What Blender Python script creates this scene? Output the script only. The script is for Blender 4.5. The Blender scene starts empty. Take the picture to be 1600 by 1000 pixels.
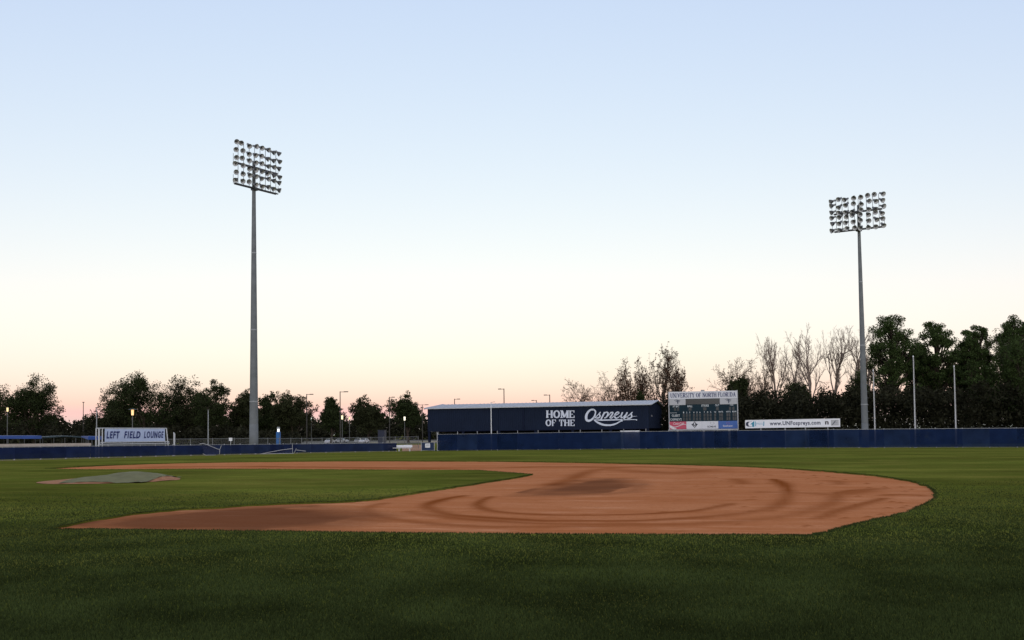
import bpy, math, random
import numpy as np
from mathutils import Vector, Matrix, geometry

# ------------------------------------------------------------------ camera
SC = bpy.context.scene
COL = SC.collection
W, H = 1600.0, 1000.0                       # pixel frame of the photograph
F, PITCH, ROLL, YAW = 1547.9, 0.0496, -0.0127, -0.2554
CAM = np.array([37.476, -19.792, 1.809])    # home plate is the origin, first base line runs along +X
PY = 598.5
fw = np.array([math.sin(YAW)*math.cos(PITCH), math.cos(YAW)*math.cos(PITCH), math.sin(PITCH)])
rt0 = np.array([math.cos(YAW), -math.sin(YAW), 0.0]); up0 = np.cross(rt0, fw)
rt = rt0*math.cos(ROLL) + up0*math.sin(ROLL)
up = -rt0*math.sin(ROLL) + up0*math.cos(ROLL)
cd = bpy.data.cameras.new('camera'); co = bpy.data.objects.new('camera', cd); COL.objects.link(co)
cd.sensor_width = 36.0; cd.lens = F/W*36.0; cd.shift_y = (PY-H/2)/W; cd.clip_end = 8000; cd.clip_start = 0.1
co.matrix_world = Matrix(((rt[0], up[0], -fw[0], CAM[0]), (rt[1], up[1], -fw[1], CAM[1]), (rt[2], up[2], -fw[2], CAM[2]), (0, 0, 0, 1)))
SC.camera = co

# ------------------------------------------------------------------ sky, sun, exposure
SUN_EL, SUN_AZ = math.radians(2.5), math.radians(162)
wd = bpy.data.worlds.new('World'); SC.world = wd; wd.use_nodes = True
nt = wd.node_tree; nt.nodes.clear()
out = nt.nodes.new('ShaderNodeOutputWorld'); bg = nt.nodes.new('ShaderNodeBackground')
sky = nt.nodes.new('ShaderNodeTexSky'); sky.sky_type = 'NISHITA'; sky.sun_disc = False
sky.sun_elevation = SUN_EL; sky.sun_rotation = SUN_AZ
sky.air_density = 1.0; sky.dust_density = 1.0; sky.ozone_density = 2.0
# the afterglow is far softer than the raw sky model: compress it and lift the rose tint
sp = nt.nodes.new('ShaderNodeSeparateColor'); cb = nt.nodes.new('ShaderNodeCombineColor'); nt.links.new(sky.outputs[0], sp.inputs[0])
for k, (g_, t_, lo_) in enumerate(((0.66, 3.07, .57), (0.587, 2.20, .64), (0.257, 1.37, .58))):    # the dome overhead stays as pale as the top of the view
    pw = nt.nodes.new('ShaderNodeMath'); pw.operation = 'POWER'; pw.inputs[1].default_value = g_; nt.links.new(sp.outputs[k], pw.inputs[0])
    ml = nt.nodes.new('ShaderNodeMath'); ml.operation = 'MULTIPLY'; ml.inputs[1].default_value = t_*0.15**g_/0.15; nt.links.new(pw.outputs[0], ml.inputs[0])
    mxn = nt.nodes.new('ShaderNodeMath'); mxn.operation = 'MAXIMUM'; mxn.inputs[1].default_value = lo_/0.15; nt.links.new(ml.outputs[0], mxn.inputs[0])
    mnn = nt.nodes.new('ShaderNodeMath'); mnn.operation = 'MINIMUM'; mnn.inputs[1].default_value = 1.06/0.15; nt.links.new(mxn.outputs[0], mnn.inputs[0]); nt.links.new(mnn.outputs[0], cb.inputs[k])
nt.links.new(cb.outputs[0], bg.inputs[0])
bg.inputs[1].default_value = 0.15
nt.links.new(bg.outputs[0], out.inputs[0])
SC.view_settings.view_transform = 'Standard'; SC.view_settings.look = 'None'
SC.view_settings.gamma = 1.0; SC.view_settings.use_curve_mapping = False
SC.view_settings.exposure = 0.0
sl = bpy.data.lights.new('sun', 'SUN'); so = bpy.data.objects.new('sun', sl); COL.objects.link(so)
sl.energy = 1.2; sl.angle = math.radians(30); sl.color = (0.97, 0.95, 1.0)
sd = Vector((math.sin(SUN_AZ)*math.cos(SUN_EL), math.cos(SUN_AZ)*math.cos(SUN_EL), math.sin(SUN_EL)))
so.rotation_euler = sd.to_track_quat('Z', 'Y').to_euler()
#SKYEND

# ------------------------------------------------------------------ helpers: pixels to places
def ray(px, py):
    return fw + rt*((px-W/2)/F) + up*((PY-py)/F)
def at(px, py, d):                          # d metres along the view axis
    return CAM + ray(px, py)*d
def on_y(px, py, y):
    r = ray(px, py); return CAM + r*((y-CAM[1])/r[1])
def terrain(x, y):                          # flat infield, outfield falling away for drainage
    d = np.hypot(np.asarray(x)-13.04, np.asarray(y)-13.04)
    t = np.clip(d-45, 0, 70)
    return -0.0125*t*np.clip(t/12, 0, 1)
def ground(px, py, z0=0.0):
    r = ray(px, py); z = z0
    for _ in range(25):
        p = CAM + r*((z-CAM[2])/r[2]); z = z0 + float(terrain(p[0], p[1]))
    return p
def foot(px, d):                            # ground point below a pixel column at depth d
    p = at(px, 660, d); p[2] = float(terrain(p[0], p[1])); return p
def height(px, py, d): return float(at(px, py, d)[2])

# ------------------------------------------------------------------ helpers: materials
MATS = {}
def mat(name, col, rough=0.7, var=0.12, scale=6.0, metal=0.0, bump=0.0, bscale=40.0, spec=0.4, island=0.0, alpha=None, emit=None, trans=0.0):
    if name in MATS: return MATS[name]
    m = bpy.data.materials.new(name); m.use_nodes = True; n = m.node_tree.nodes; l = m.node_tree.links
    b = n['Principled BSDF']; b.inputs['Roughness'].default_value = rough; b.inputs['Metallic'].default_value = metal
    b.inputs['Specular IOR Level'].default_value = spec
    tc = n.new('ShaderNodeTexCoord'); no = n.new('ShaderNodeTexNoise'); no.inputs['Scale'].default_value = scale; no.inputs['Detail'].default_value = 5
    l.new(tc.outputs['Object'], no.inputs['Vector'])
    mr = n.new('ShaderNodeMapRange'); mr.inputs[1].default_value = 0.3; mr.inputs[2].default_value = 0.7
    mr.inputs[3].default_value = 1-var; mr.inputs[4].default_value = 1+var; l.new(no.outputs['Fac'], mr.inputs[0])
    val = mr.outputs[0]
    if island:
        g = n.new('ShaderNodeNewGeometry'); m2 = n.new('ShaderNodeMapRange'); m2.inputs[3].default_value = 1-island; m2.inputs[4].default_value = 1+island
        l.new(g.outputs['Random Per Island'], m2.inputs[0])
        mu = n.new('ShaderNodeMath'); mu.operation = 'MULTIPLY'; l.new(val, mu.inputs[0]); l.new(m2.outputs[0], mu.inputs[1]); val = mu.outputs[0]
    mx = n.new('ShaderNodeVectorMath'); mx.operation = 'SCALE'; mx.inputs[0].default_value = col[:3]; l.new(val, mx.inputs['Scale'])
    l.new(mx.outputs[0], b.inputs['Base Color'])
    if bump:
        nb = n.new('ShaderNodeTexNoise'); nb.inputs['Scale'].default_value = bscale; nb.inputs['Detail'].default_value = 6; l.new(tc.outputs['Object'], nb.inputs['Vector'])
        bu = n.new('ShaderNodeBump'); bu.inputs['Strength'].default_value = bump; bu.inputs['Distance'].default_value = 0.05
        l.new(nb.outputs['Fac'], bu.inputs['Height']); l.new(bu.outputs[0], b.inputs['Normal'])
    if alpha is not None: b.inputs['Alpha'].default_value = alpha
    if emit: b.inputs['Emission Color'].default_value = (*emit[0], 1); b.inputs['Emission Strength'].default_value = emit[1]
    if trans:
        tr = n.new('ShaderNodeBsdfTranslucent'); ms = n.new('ShaderNodeMixShader'); ms.inputs[0].default_value = trans
        l.new(mx.outputs[0], tr.inputs[0]); l.new(b.outputs[0], ms.inputs[1]); l.new(tr.outputs[0], ms.inputs[2])
        l.new(ms.outputs[0], n['Material Output'].inputs[0])
    MATS[name] = m; return m

# ------------------------------------------------------------------ helpers: meshes and objects
class MB:
    def __init__(s): s.v = []; s.f = []
    def add(s, vs, fs):
        o = len(s.v); s.v += [tuple(map(float, v)) for v in vs]; s.f += [tuple(o+i for i in f) for f in fs]; return s
    def box(s, c, size, ax=None):
        c = np.array(c, float); X, Y, Z = (np.eye(3) if ax is None else np.array(ax, float)); h = np.array(size, float)/2
        vs = [c+X*h[0]*i+Y*h[1]*j+Z*h[2]*k for i in (-1, 1) for j in (-1, 1) for k in (-1, 1)]
        return s.add(vs, [(0, 1, 3, 2), (4, 6, 7, 5), (0, 4, 5, 1), (2, 3, 7, 6), (0, 2, 6, 4), (1, 5, 7, 3)])
    def tube(s, a, b, r0, r1=None, n=8, cap=True):
        a = np.array(a, float); b = np.array(b, float); r1 = r0 if r1 is None else r1
        d = b-a; d = d/np.linalg.norm(d); t = np.array([1., 0, 0]) if abs(d[0]) < .9 else np.array([0, 1., 0])
        u = np.cross(d, t); u /= np.linalg.norm(u); w = np.cross(d, u)
        vs = [p+r*(u*math.cos(2*math.pi*i/n)+w*math.sin(2*math.pi*i/n)) for p, r in ((a, r0), (b, r1)) for i in range(n)]
        fs = [(i, (i+1) % n, n+(i+1) % n, n+i) for i in range(n)]
        if cap: fs += [tuple(range(n-1, -1, -1)), tuple(range(n, 2*n))]
        return s.add(vs, fs)
    def path(s, pts, r, n=6):
        for a, b in zip(pts[:-1], pts[1:]): s.tube(a, b, r, r, n)
        return s
    def build(s, name, m, parent=None, smooth=False):
        me = bpy.data.meshes.new(name); off = np.array(parent_loc(parent))
        me.from_pydata([tuple(np.array(v)-off) for v in s.v], [], s.f); me.update()
        if smooth: me.polygons.foreach_set('use_smooth', [True]*len(me.polygons))
        return link(name, me, m, parent)
def parent_loc(p):
    o = Vector((0, 0, 0))
    while p is not None: o = o + p.location; p = p.parent
    return o
def link(name, me, m, parent=None):
    if m is not None and not me.materials: me.materials.append(m)
    o = bpy.data.objects.new(name, me); COL.objects.link(o)
    if parent is not None: o.parent = parent
    return o
def fast_mesh(name, v, f):
    me = bpy.data.meshes.new(name); v = np.asarray(v, np.float32); f = np.asarray(f, np.int32); k = f.shape[1]
    me.vertices.add(len(v)); me.vertices.foreach_set('co', v.ravel())
    me.loops.add(f.size); me.loops.foreach_set('vertex_index', f.ravel())
    me.polygons.add(len(f)); me.polygons.foreach_set('loop_start', np.arange(0, f.size, k, dtype=np.int32))
    me.polygons.foreach_set('loop_total', np.full(len(f), k, np.int32))
    me.update(calc_edges=True); return me
def tag(o, label, cat=None, group=None, kind=None):
    if label: o['label'] = label
    if cat: o['category'] = cat
    if group: o['group'] = group
    if kind: o['kind'] = kind
    return o
def thing(name, loc, label, cat, group=None):
    o = bpy.data.objects.new(name, None); COL.objects.link(o); o.location = tuple(map(float, loc)); o.empty_display_size = 0.3
    return tag(o, label, cat, group)
def unit(v): v = np.array(v, float); return v/np.linalg.norm(v)

# flat lettering: strokes given in a (u, v) plane
def ribbon(mb, pts, wid, P, lift=0.0):
    """pts list of (u,v); wid number or list; P maps (u,v,lift) to a world point"""
    pts = [np.array(p, float) for p in pts]; n = len(pts); wid = [wid]*n if np.isscalar(wid) else list(np.interp(np.linspace(0, 1, n), np.linspace(0, 1, len(wid)), wid))
    L, R = [], []
    for i in range(n):
        a = pts[max(i-1, 0)]; b = pts[min(i+1, n-1)]; t = b-a; t /= (np.linalg.norm(t)+1e-9); nn = np.array([-t[1], t[0]])
        L.append(pts[i]+nn*wid[i]/2); R.append(pts[i]-nn*wid[i]/2)
    vs = [P(q[0], q[1], lift) for q in L]+[P(q[0], q[1], lift) for q in R]
    mb.add(vs, [(i, i+1, n+i+1, n+i) for i in range(n-1)])
def spline(pts, k=5):
    pts = [np.array(p, float) for p in pts]; o = []
    for i in range(len(pts)-1):
        p0 = pts[max(i-1, 0)]; p1 = pts[i]; p2 = pts[i+1]; p3 = pts[min(i+2, len(pts)-1)]
        for j in range(k):
            t = j/k; o.append(0.5*((2*p1)+(-p0+p2)*t+(2*p0-5*p1+4*p2-p3)*t*t+(-p0+3*p1-3*p2+p3)*t**3))
    o.append(pts[-1]); return o
def ell(cx, cy, rx, ry, a0, a1, n=10): return [(cx+rx*math.cos(math.radians(a0+(a1-a0)*i/n)), cy+ry*math.sin(math.radians(a0+(a1-a0)*i/n))) for i in range(n+1)]
GL = {  # slab-serif capitals in a unit box: (strokes, serif bars) thick strokes 't', thin 's'
 'H': [('t', [(.18, 0), (.18, 1)]), ('t', [(.82, 0), (.82, 1)]), ('s', [(.18, .5), (.82, .5)]), ('r', .18, 0), ('r', .18, 1), ('r', .82, 0), ('r', .82, 1)],
 'O': [('o', ell(.5, .5, .38, .45, 0, 360, 18))],
 'M': [('s', [(.14, 0), (.14, 1)]), ('t', [(.86, 0), (.86, 1)]), ('t', [(.16, .97), (.5, .1)]), ('s', [(.5, .1), (.84, .97)]), ('r', .14, 0), ('r', .86, 0), ('r', .12, 1), ('r', .88, 1)],
 'E': [('t', [(.22, 0), (.22, 1)]), ('s', [(.05, .95), (.88, .95)]), ('s', [(.05, .05), (.9, .05)]), ('s', [(.22, .5), (.7, .5)]), ('s', [(.86, .72), (.86, 1)]), ('s', [(.88, 0), (.88, .3)])],
 'F': [('t', [(.25, 0), (.25, 1)]), ('s', [(.08, .95), (.9, .95)]), ('s', [(.25, .5), (.72, .5)]), ('s', [(.88, .7), (.88, 1)]), ('r', .25, 0)],
 'T': [('t', [(.5, 0), (.5, 1)]), ('s', [(.06, .95), (.94, .95)]), ('s', [(.09, .7), (.09, 1)]), ('s', [(.91, .7), (.91, 1)]), ('r', .5, 0)],
 'U': [('t', [(.2, 1)]+ell(.5, .36, .3, .32, 180, 270, 5)), ('s', ell(.5, .36, .3, .32, 270, 360, 5)+[(.8, 1)]), ('r', .2, 1), ('r', .8, 1)],
 'N': [('s', [(.16, 0), (.16, 1)]), ('s', [(.84, 0), (.84, 1)]), ('t', [(.18, .97), (.82, .03)]), ('r', .16, 0), ('r', .14, 1), ('r', .84, 1)],
 'I': [('t', [(.5, 0), (.5, 1)]), ('r', .5, 0), ('r', .5, 1)],
 'V': [('t', [(.14, 1), (.5, .03)]), ('s', [(.5, .03), (.86, 1)]), ('r', .14, 1), ('r', .86, 1)],
 'R': [('t', [(.22, 0), (.22, 1)]), ('s', [(.22, .95), (.5, .95)]), ('t', ell(.5, .72, .3, .23, 90, -90, 8)), ('s', [(.5, .49), (.22, .49)]), ('t', [(.5, .49), (.85, .03)]), ('r', .22, 0), ('r', .86, 0)],
 'S': [('t', spline([(.82, .78), (.6, .95), (.3, .9), (.2, .72), (.45, .55), (.75, .4), (.8, .2), (.55, .04), (.28, .08), (.16, .27)], 3))],
 'Y': [('t', [(.12, 1), (.5, .48)]), ('s', [(.88, 1), (.5, .48)]), ('t', [(.5, .5), (.5, 0)]), ('r', .12, 1), ('r', .88, 1), ('r', .5, 0)],
 'L': [('t', [(.25, 0), (.25, 1)]), ('s', [(.08, .05), (.9, .05)]), ('s', [(.88, 0), (.88, .32)]), ('r', .25, 1)],
 'D': [('t', [(.22, 0), (.22, 1)]), ('s', [(.06, .95), (.45, .95)]), ('t', ell(.45, .5, .4, .45, 90, -90, 10)), ('s', [(.45, .05), (.06, .05)])],
 'A': [('s', [(.12, 0), (.5, .97)]), ('t', [(.5, .97), (.86, 0)]), ('s', [(.28, .35), (.7, .35)]), ('r', .12, 0), ('r', .86, 0)],
}
NARROW = {'I': .5, ' ': .45, 'M': 1.2, 'E': .85, 'F': .82, 'S': .8, 'L': .82, 'T': .85}
def serif_text(mb, s, P, u0, u1, v0, v1, tw=.24, sw=.11, lift=0.0):
    tot = sum(NARROW.get(c, 1) for c in s); k = (u1-u0)/tot; u = u0; hh = v1-v0
    for i, c in enumerate(s):
        wd_ = NARROW.get(c, 1)*k
        if c != ' ':
            q = lambda p: (u+p[0]*wd_*.96+.02*wd_, v0+p[1]*hh)
            for j, g in enumerate(GL[c]):
                l2 = lift+.0012*j
                if g[0] == 'r':
                    x, y = g[1], (0.045 if g[2] == 0 else .955); hw = .17 if c != 'I' else .32
                    ribbon(mb, [q((x-hw, y)), q((x+hw, y))], .09*hh, P, l2)
                elif g[0] == 'o':
                    pp = [q(p) for p in g[1]]; ws = [wd_*(sw+(tw-sw)*abs(math.cos(2*math.pi*a/(len(pp)-1)))) for a in range(len(pp))]
                    ribbon(mb, pp, ws, P, l2)
                else:
                    pp = [q(p) for p in g[1]]
                    hor = g[0] == 's' and abs(pp[0][1]-pp[-1][1]) < 1e-6
                    ribbon(mb, pp, (.1*hh if hor else (tw if g[0] == 't' else sw)*wd_), P, l2)
        u += wd_
def text_mesh(mb, s, P, u0, u1, v0, v1, shear=0.0, bold=0.0, lift=0.0, gap=1.0):
    """sans lettering from Blender's built-in outline font, fitted to a rectangle"""
    cu = bpy.data.curves.new('lettering', 'FONT'); cu.body = s; cu.shear = shear; cu.offset = bold; cu.space_character = gap; cu.resolution_u = 3
    o = bpy.data.objects.new('lettering', cu); COL.objects.link(o); bpy.context.view_layer.update()
    me = bpy.data.meshes.new_from_object(o.evaluated_get(bpy.context.evaluated_depsgraph_get()))
    v = np.array([x.co[:2] for x in me.vertices]); fs = [tuple(p.vertices) for p in me.polygons]
    bpy.data.objects.remove(o); bpy.data.curves.remove(cu); bpy.data.meshes.remove(me)
    lo, hi = v.min(0), v.max(0); v = (v-lo)/(hi-lo)
    mb.add([P(u0+a*(u1-u0), v0+b*(v1-v0), lift) for a, b in v], fs)
def quad_on(mb, P, u0, u1, v0, v1, lift=0.0):
    mb.add([P(u0, v0, lift), P(u1, v0, lift), P(u1, v1, lift), P(u0, v1, lift)], [(0, 1, 2, 3)])
def slab_on(mb, P, u0, u1, v0, v1, l0, l1):
    a = [P(u, v, l) for l in (l0, l1) for u, v in ((u0, v0), (u1, v0), (u1, v1), (u0, v1))]
    mb.add(a, [(3, 2, 1, 0), (4, 5, 6, 7), (0, 1, 5, 4), (1, 2, 6, 5), (2, 3, 7, 6), (3, 0, 4, 7)])

# ------------------------------------------------------------------ infield outline, from the turf edges seen on the ground
px_front = [(68, 826.2), (130, 826.6), (200, 827.2), (400, 829.4), (600, 831.8), (800, 833.6), (1000, 834.8), (1200, 835.6), (1262, 836.2), (1282, 834.5)]
px_arc = [(1300, 829), (1328, 820.4), (1366, 812), (1393, 806), (1430, 795.5), (1450, 784.5), (1459, 775), (1460.5, 768.5), (1454, 762.5), (1437, 755.2), (1408, 748.8), (1372, 743.2), (1320, 738.4), (1268, 734.2), (1200, 730.2), (1104, 726.6), (1000, 724.2), (904, 722.3), (800, 720.9), (700, 720.3), (600, 720.0), (500, 720.3), (400, 721.2), (291, 723), (200, 725.6), (120, 729.3)]
px_in = [(72, 731.8), (120, 733.2), (200, 733.2), (300, 732.6), (400, 732.7), (500, 733.3), (600, 733.9), (700, 734.2), (747, 734.5), (770, 736.2), (800, 738.4), (832, 740.8), (800, 747), (700, 762.2), (600, 777.3), (562, 781.6), (540, 783), (480, 785), (400, 788), (330, 792.8), (283, 795.2), (239, 799), (200, 803.6), (130, 814.5), (94, 821.5)]
def dens(pts, k): return [tuple(q) for q in spline(pts, k)]
loop_px = dens(px_front, 6)[:-1]+dens(px_front[-1:]+px_arc, 5)+dens(px_in[:9], 4)[:-1]+dens(px_in[8:12], 4)[:-1]+dens(px_in[11:16], 5)[:-1]+dens(px_in[15:], 4)
rngE = random.Random(5)
LOOP = []
for q in loop_px:
    p = ground(q[0], q[1]); LOOP.append((p[0]+rngE.uniform(-.02, .02), p[1]+rngE.uniform(-.02, .02)))
LOOP = np.array(LOOP); LOOP_C = LOOP.copy()      # coarse outline; then a ragged one for the cut edge
_l = []
for a, b in zip(LOOP, np.roll(LOOP, -1, 0)):
    n_ = max(1, int(np.linalg.norm(b-a)/.28)); nn = np.array([-(b-a)[1], (b-a)[0]])/(np.linalg.norm(b-a)+1e-9)
    for k in range(n_): _l.append(a+(b-a)*k/n_+nn*rngE.gauss(0, .035))
LOOP = np.array(_l)
def inside(x, y, poly=LOOP):
    x = np.asarray(x); y = np.asarray(y); c = np.zeros(x.shape, bool); n = len(poly); j = n-1
    for i in range(n):
        xi, yi = poly[i]; xj, yj = poly[j]
        m = ((yi > y) != (yj > y)) & (x < (xj-xi)*(y-yi)/(yj-yi+1e-12)+xi)
        c ^= m; j = i
    return c

# ------------------------------------------------------------------ turf: one sheet to the horizon with the skinned infield cut out
def turf_material():
    m = bpy.data.materials.new('turf'); m.use_nodes = True; n = m.node_tree.nodes; l = m.node_tree.links; b = n['Principled BSDF']
    tc = n.new('ShaderNodeTexCoord')
    def noise(s, d, st=(1, 1, 1)):
        mp = n.new('ShaderNodeMapping'); mp.inputs['Scale'].default_value = st; l.new(tc.outputs['Object'], mp.inputs[0])
        x = n.new('ShaderNodeTexNoise'); x.inputs['Scale'].default_value = s; x.inputs['Detail'].default_value = d; x.inputs['Roughness'].default_value = .65; l.new(mp.outputs[0], x.inputs['Vector']); return x.outputs['Fac']
    def ramp(v, a, b_):
        r = n.new('ShaderNodeMapRange'); r.inputs[1].default_value = a; r.inputs[2].default_value = b_; l.new(v, r.inputs[0]); return r.outputs[0]
    def mix(f, a, c):
        x = n.new('ShaderNodeMix'); x.data_type = 'RGBA'; l.new(f, x.inputs[0])
        for s, v in ((6, a), (7, c)):
            if isinstance(v, tuple): x.inputs[s].default_value = (*v, 1)
            else: l.new(v, x.inputs[s])
        return x.outputs[2]
    c = mix(ramp(noise(.11, 5), .38, .62), (.098, .122, .018), (.182, .172, .033))
    c = mix(ramp(noise(.45, 5, (1, .5, 1)), .45, .75), c, (.190, .155, .038))
    c = mix(ramp(noise(1.0, 5, (.09, .45, 1)), .40, .66), c, (.078, .108, .016))
    c = mix(ramp(noise(1.3, 5, (.22, .7, 1)), .52, .72), c, (.205, .180, .040))
    c = mix(ramp(noise(9, 6), .3, .75), c, (.080, .098, .014))
    c = mix(ramp(noise(60, 3), .45, .8), c, (.19, .175, .036))
    for sc_, st_, lo_, hi_ in ((.16, (.55, 1, 1), .70, 1.28), (.5, (.3, 1, 1), .86, 1.14)):     # mowing passes, thin and lush areas
        mr_ = n.new('ShaderNodeMapRange'); mr_.inputs[1].default_value = .34; mr_.inputs[2].default_value = .66; mr_.inputs[3].default_value = lo_; mr_.inputs[4].default_value = hi_; l.new(noise(sc_, 4, st_), mr_.inputs[0])
        vm = n.new('ShaderNodeVectorMath'); vm.operation = 'SCALE'; l.new(c, vm.inputs[0]); l.new(mr_.outputs[0], vm.inputs['Scale']); c = vm.outputs[0]
    l.new(c, b.inputs['Base Color']); b.inputs['Roughness'].default_value = 1.0; b.inputs['Specular IOR Level'].default_value = .0
    bu = n.new('ShaderNodeBump'); bu.inputs['Strength'].default_value = .8; bu.inputs['Distance'].default_value = .05
    l.new(noise(28, 6), bu.inputs['Height']); l.new(bu.outputs[0], b.inputs['Normal'])
    return m
M_TURF = turf_material()
pts = [Vector(p) for p in LOOP]; nl = len(pts)
cy_, cx_ = np.meshgrid(np.arange(-60, 200, 5.0), np.arange(-130, 180, 5.0))
g = np.stack([cx_.ravel(), cy_.ravel()], 1)
g = g[[not v for v in inside(g[:, 0], g[:, 1])]]
dmin = np.min(np.hypot(g[:, None, 0]-LOOP_C[None, :, 0], g[:, None, 1]-LOOP_C[None, :, 1]), 1); g = g[dmin > 1.5]
pts += [Vector(p) for p in g]
for R_ in (320, 600, 1200, 3500):
    pts += [Vector((R_*math.cos(a*math.pi/16), R_*math.sin(a*math.pi/16))) for a in range(32)]
res = geometry.delaunay_2d_cdt(pts, [(i, (i+1) % nl) for i in range(nl)], [], 0, 1e-6)
tv = np.array([tuple(v) for v in res[0]]); tf = np.array([f for f in res[2] if len(f) == 3])
cen = tv[tf].mean(1); tf = tf[~inside(cen[:, 0], cen[:, 1])]
tz = terrain(tv[:, 0], tv[:, 1])
mb = MB(); mb.v = [(a, b, float(c)) for (a, b), c in zip(tv, tz)]; mb.f = [tuple(int(i) for i in f) for f in tf]
o = len(mb.v)                                # the cut edge of the turf round the dirt
mb.v += [(x, y, 0.0) for x, y in LOOP]+[(x, y, -.12) for x, y in LOOP]
mb.f += [(o+i, o+(i+1) % nl, o+nl+(i+1) % nl, o+nl+i) for i in range(nl)]
tag(mb.build('ground', M_TURF), 'mown turf of the ball field and the land round it', kind='structure')

# ------------------------------------------------------------------ infield dirt with rake and drag marks
marks_px = [
 ([(769, 773.7), (755, 779), (747, 785), (749, 789), (762, 794.5), (800, 799), (865, 801.7), (930, 802), (1000, 801), (1045, 798.4), (1091, 795.2), (1143, 784.8)], .16, 1.0),
 ([(725, 772.4), (691, 779), (668, 786.7), (673, 793), (699, 801), (735, 804.3), (800, 808.2), (852, 810.8), (930, 811), (1000, 810.6), (1078, 806.9), (1130, 803), (1200, 793.2), (1222, 783), (1231, 770), (1230, 762), (1223, 754.2), (1208, 747)], .22, 1.0),
 ([(640, 796), (649, 799), (678, 802.3), (717, 806.9), (760, 810), (850, 815), (1000, 816)], .2, .8),
 ([(600, 784), (582, 788), (574, 794.5), (592, 804), (652, 812.7), (712, 817.3), (800, 820), (1000, 818)], .22, .7),
 ([(1000, 818), (1100, 815), (1200, 807), (1260, 797), (1300, 783), (1314, 768), (1369, 762)], .3, .7),
 ([(1276, 807), (1290, 803), (1304, 797), (1335, 788.7), (1382, 776.3)], .22, .9),
 ([(1200, 766.6), (1265, 768.5), (1310, 771), (1350, 765)], .4, .6),
 ([(1313, 755), (1308, 750), (1291, 749)], .3, .6), ([(1385, 771.8), (1400, 771), (1436, 771.8)], .3, .8),
 ([(864, 756.2), (890, 748), (917, 736.5), (950, 731), (1000, 728.2), (1080, 731)], .5, .8),
 ([(250, 728.5), (400, 728), (600, 730), (760, 730), (860, 728), (960, 729)], .9, .8),
 ([(965, 733), (1000, 735), (1060, 738), (1100, 733)], 1.0, .6),
 ([(1145, 747), (1155, 749), (1162, 754)], .3, .6),
 ([(460, 806), (540, 807), (600, 812)], .2, .6), ([(430, 800), (470, 797)], .35, .6),
]
step = 0.16
gx = np.arange(-12, 46, step); gy = np.arange(-6, 47, step); GX, GY = np.meshgrid(gx, gy); fx, fy = GX.ravel(), GY.ravel()
rng = np.random.default_rng(3)
def vnoise(x, y, s, seed):
    r = np.random.default_rng(seed); T = r.random((256, 256)); u = x*s+500; v = y*s+500
    i = np.floor(u).astype(int); j = np.floor(v).astype(int); a = u-i; b = v-j; a = a*a*(3-2*a); b = b*b*(3-2*b)
    q = lambda p, w: T[p % 256, w % 256]
    return (q(i, j)*(1-a)+q(i+1, j)*a)*(1-b)+(q(i, j+1)*(1-a)+q(i+1, j+1)*a)*b
wear = np.zeros(len(fx)); zz = np.zeros(len(fx))
wob = (vnoise(fx, fy, .7, 1)-.5)*.5
for poly, wdt, st in marks_px:
    P_ = np.array([ground(a, b)[:2] for a, b in dens(poly, 4)]); best = np.full(len(fx), 9e9)
    lo = P_.min(0)-3; hi = P_.max(0)+3; sel = np.where((fx > lo[0]) & (fx < hi[0]) & (fy > lo[1]) & (fy < hi[1]))[0]
    bx, by = fx[sel], fy[sel]; bb = np.full(len(sel), 9e9)
    for a, b in zip(P_[:-1], P_[1:]):
        ab = b-a; t = np.clip(((bx-a[0])*ab[0]+(by-a[1])*ab[1])/(ab@ab+1e-9), 0, 1)
        bb = np.minimum(bb, np.hypot(bx-a[0]-t*ab[0], by-a[1]-t*ab[1]))
    sg = wdt*(.7+.6*vnoise(bx, by, .5, 9)); k = np.exp(-(bb/sg)**2)*st*(.45+.9*vnoise(bx, by, .35, 17))
    wear[sel] = np.maximum(wear[sel], k); zz[sel] += .012*k
def blob(poly, soft):
    P_ = np.array([ground(a, b)[:2] for a, b in poly]); ins = inside(fx+wob*soft*2, fy+wob*soft, P_); best = np.full(len(fx), 9e9)
    for a, b in zip(P_, np.roll(P_, -1, 0)):
        ab = b-a; t = np.clip(((fx-a[0])*ab[0]+(fy-a[1])*ab[1])/(ab@ab+1e-9), 0, 1); best = np.minimum(best, np.hypot(fx-a[0]-t*ab[0], fy-a[1]-t*ab[1]))
    return np.clip(.5+np.where(ins, best, -best)/soft, 0, 1)
damp = blob([(812, 772.5), (880, 772), (935, 770), (990, 766), (1000, 753), (975, 745.8), (935, 746), (900, 751), (860, 759)], 1.3)*.9
damp = np.maximum(damp, blob([(150, 817), (205, 806), (330, 794), (450, 788), (520, 793), (575, 803), (520, 817), (400, 827), (200, 825)], 2.2)*1.25)
damp *= .75+.5*vnoise(fx, fy, .8, 31)
rough = vnoise(fx, fy, 2.2, 41)
zz += -.045+.012*(vnoise(fx, fy, .25, 51)-.5)+.010*(vnoise(fx, fy, 3.1, 61)-.5)
clod = (rng.random(len(fx)) > .985)*np.clip((fx-30)/9, .12, 1); zz += clod*.03; wear = np.maximum(wear, clod*.9)
nx, ny = len(gx), len(gy); idx = np.arange(nx*ny).reshape(ny, nx)
fc = np.stack([idx[:-1, :-1].ravel(), idx[:-1, 1:].ravel(), idx[1:, 1:].ravel(), idx[1:, :-1].ravel()], 1)
me = fast_mesh('infield_dirt', np.stack([fx, fy, zz], 1), fc)
at_ = me.attributes.new('wear', 'FLOAT', 'POINT'); at_.data.foreach_set('value', wear.astype(np.float32))
at_ = me.attributes.new('damp', 'FLOAT', 'POINT'); at_.data.foreach_set('value', np.clip(damp, 0, 1).astype(np.float32))
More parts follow.
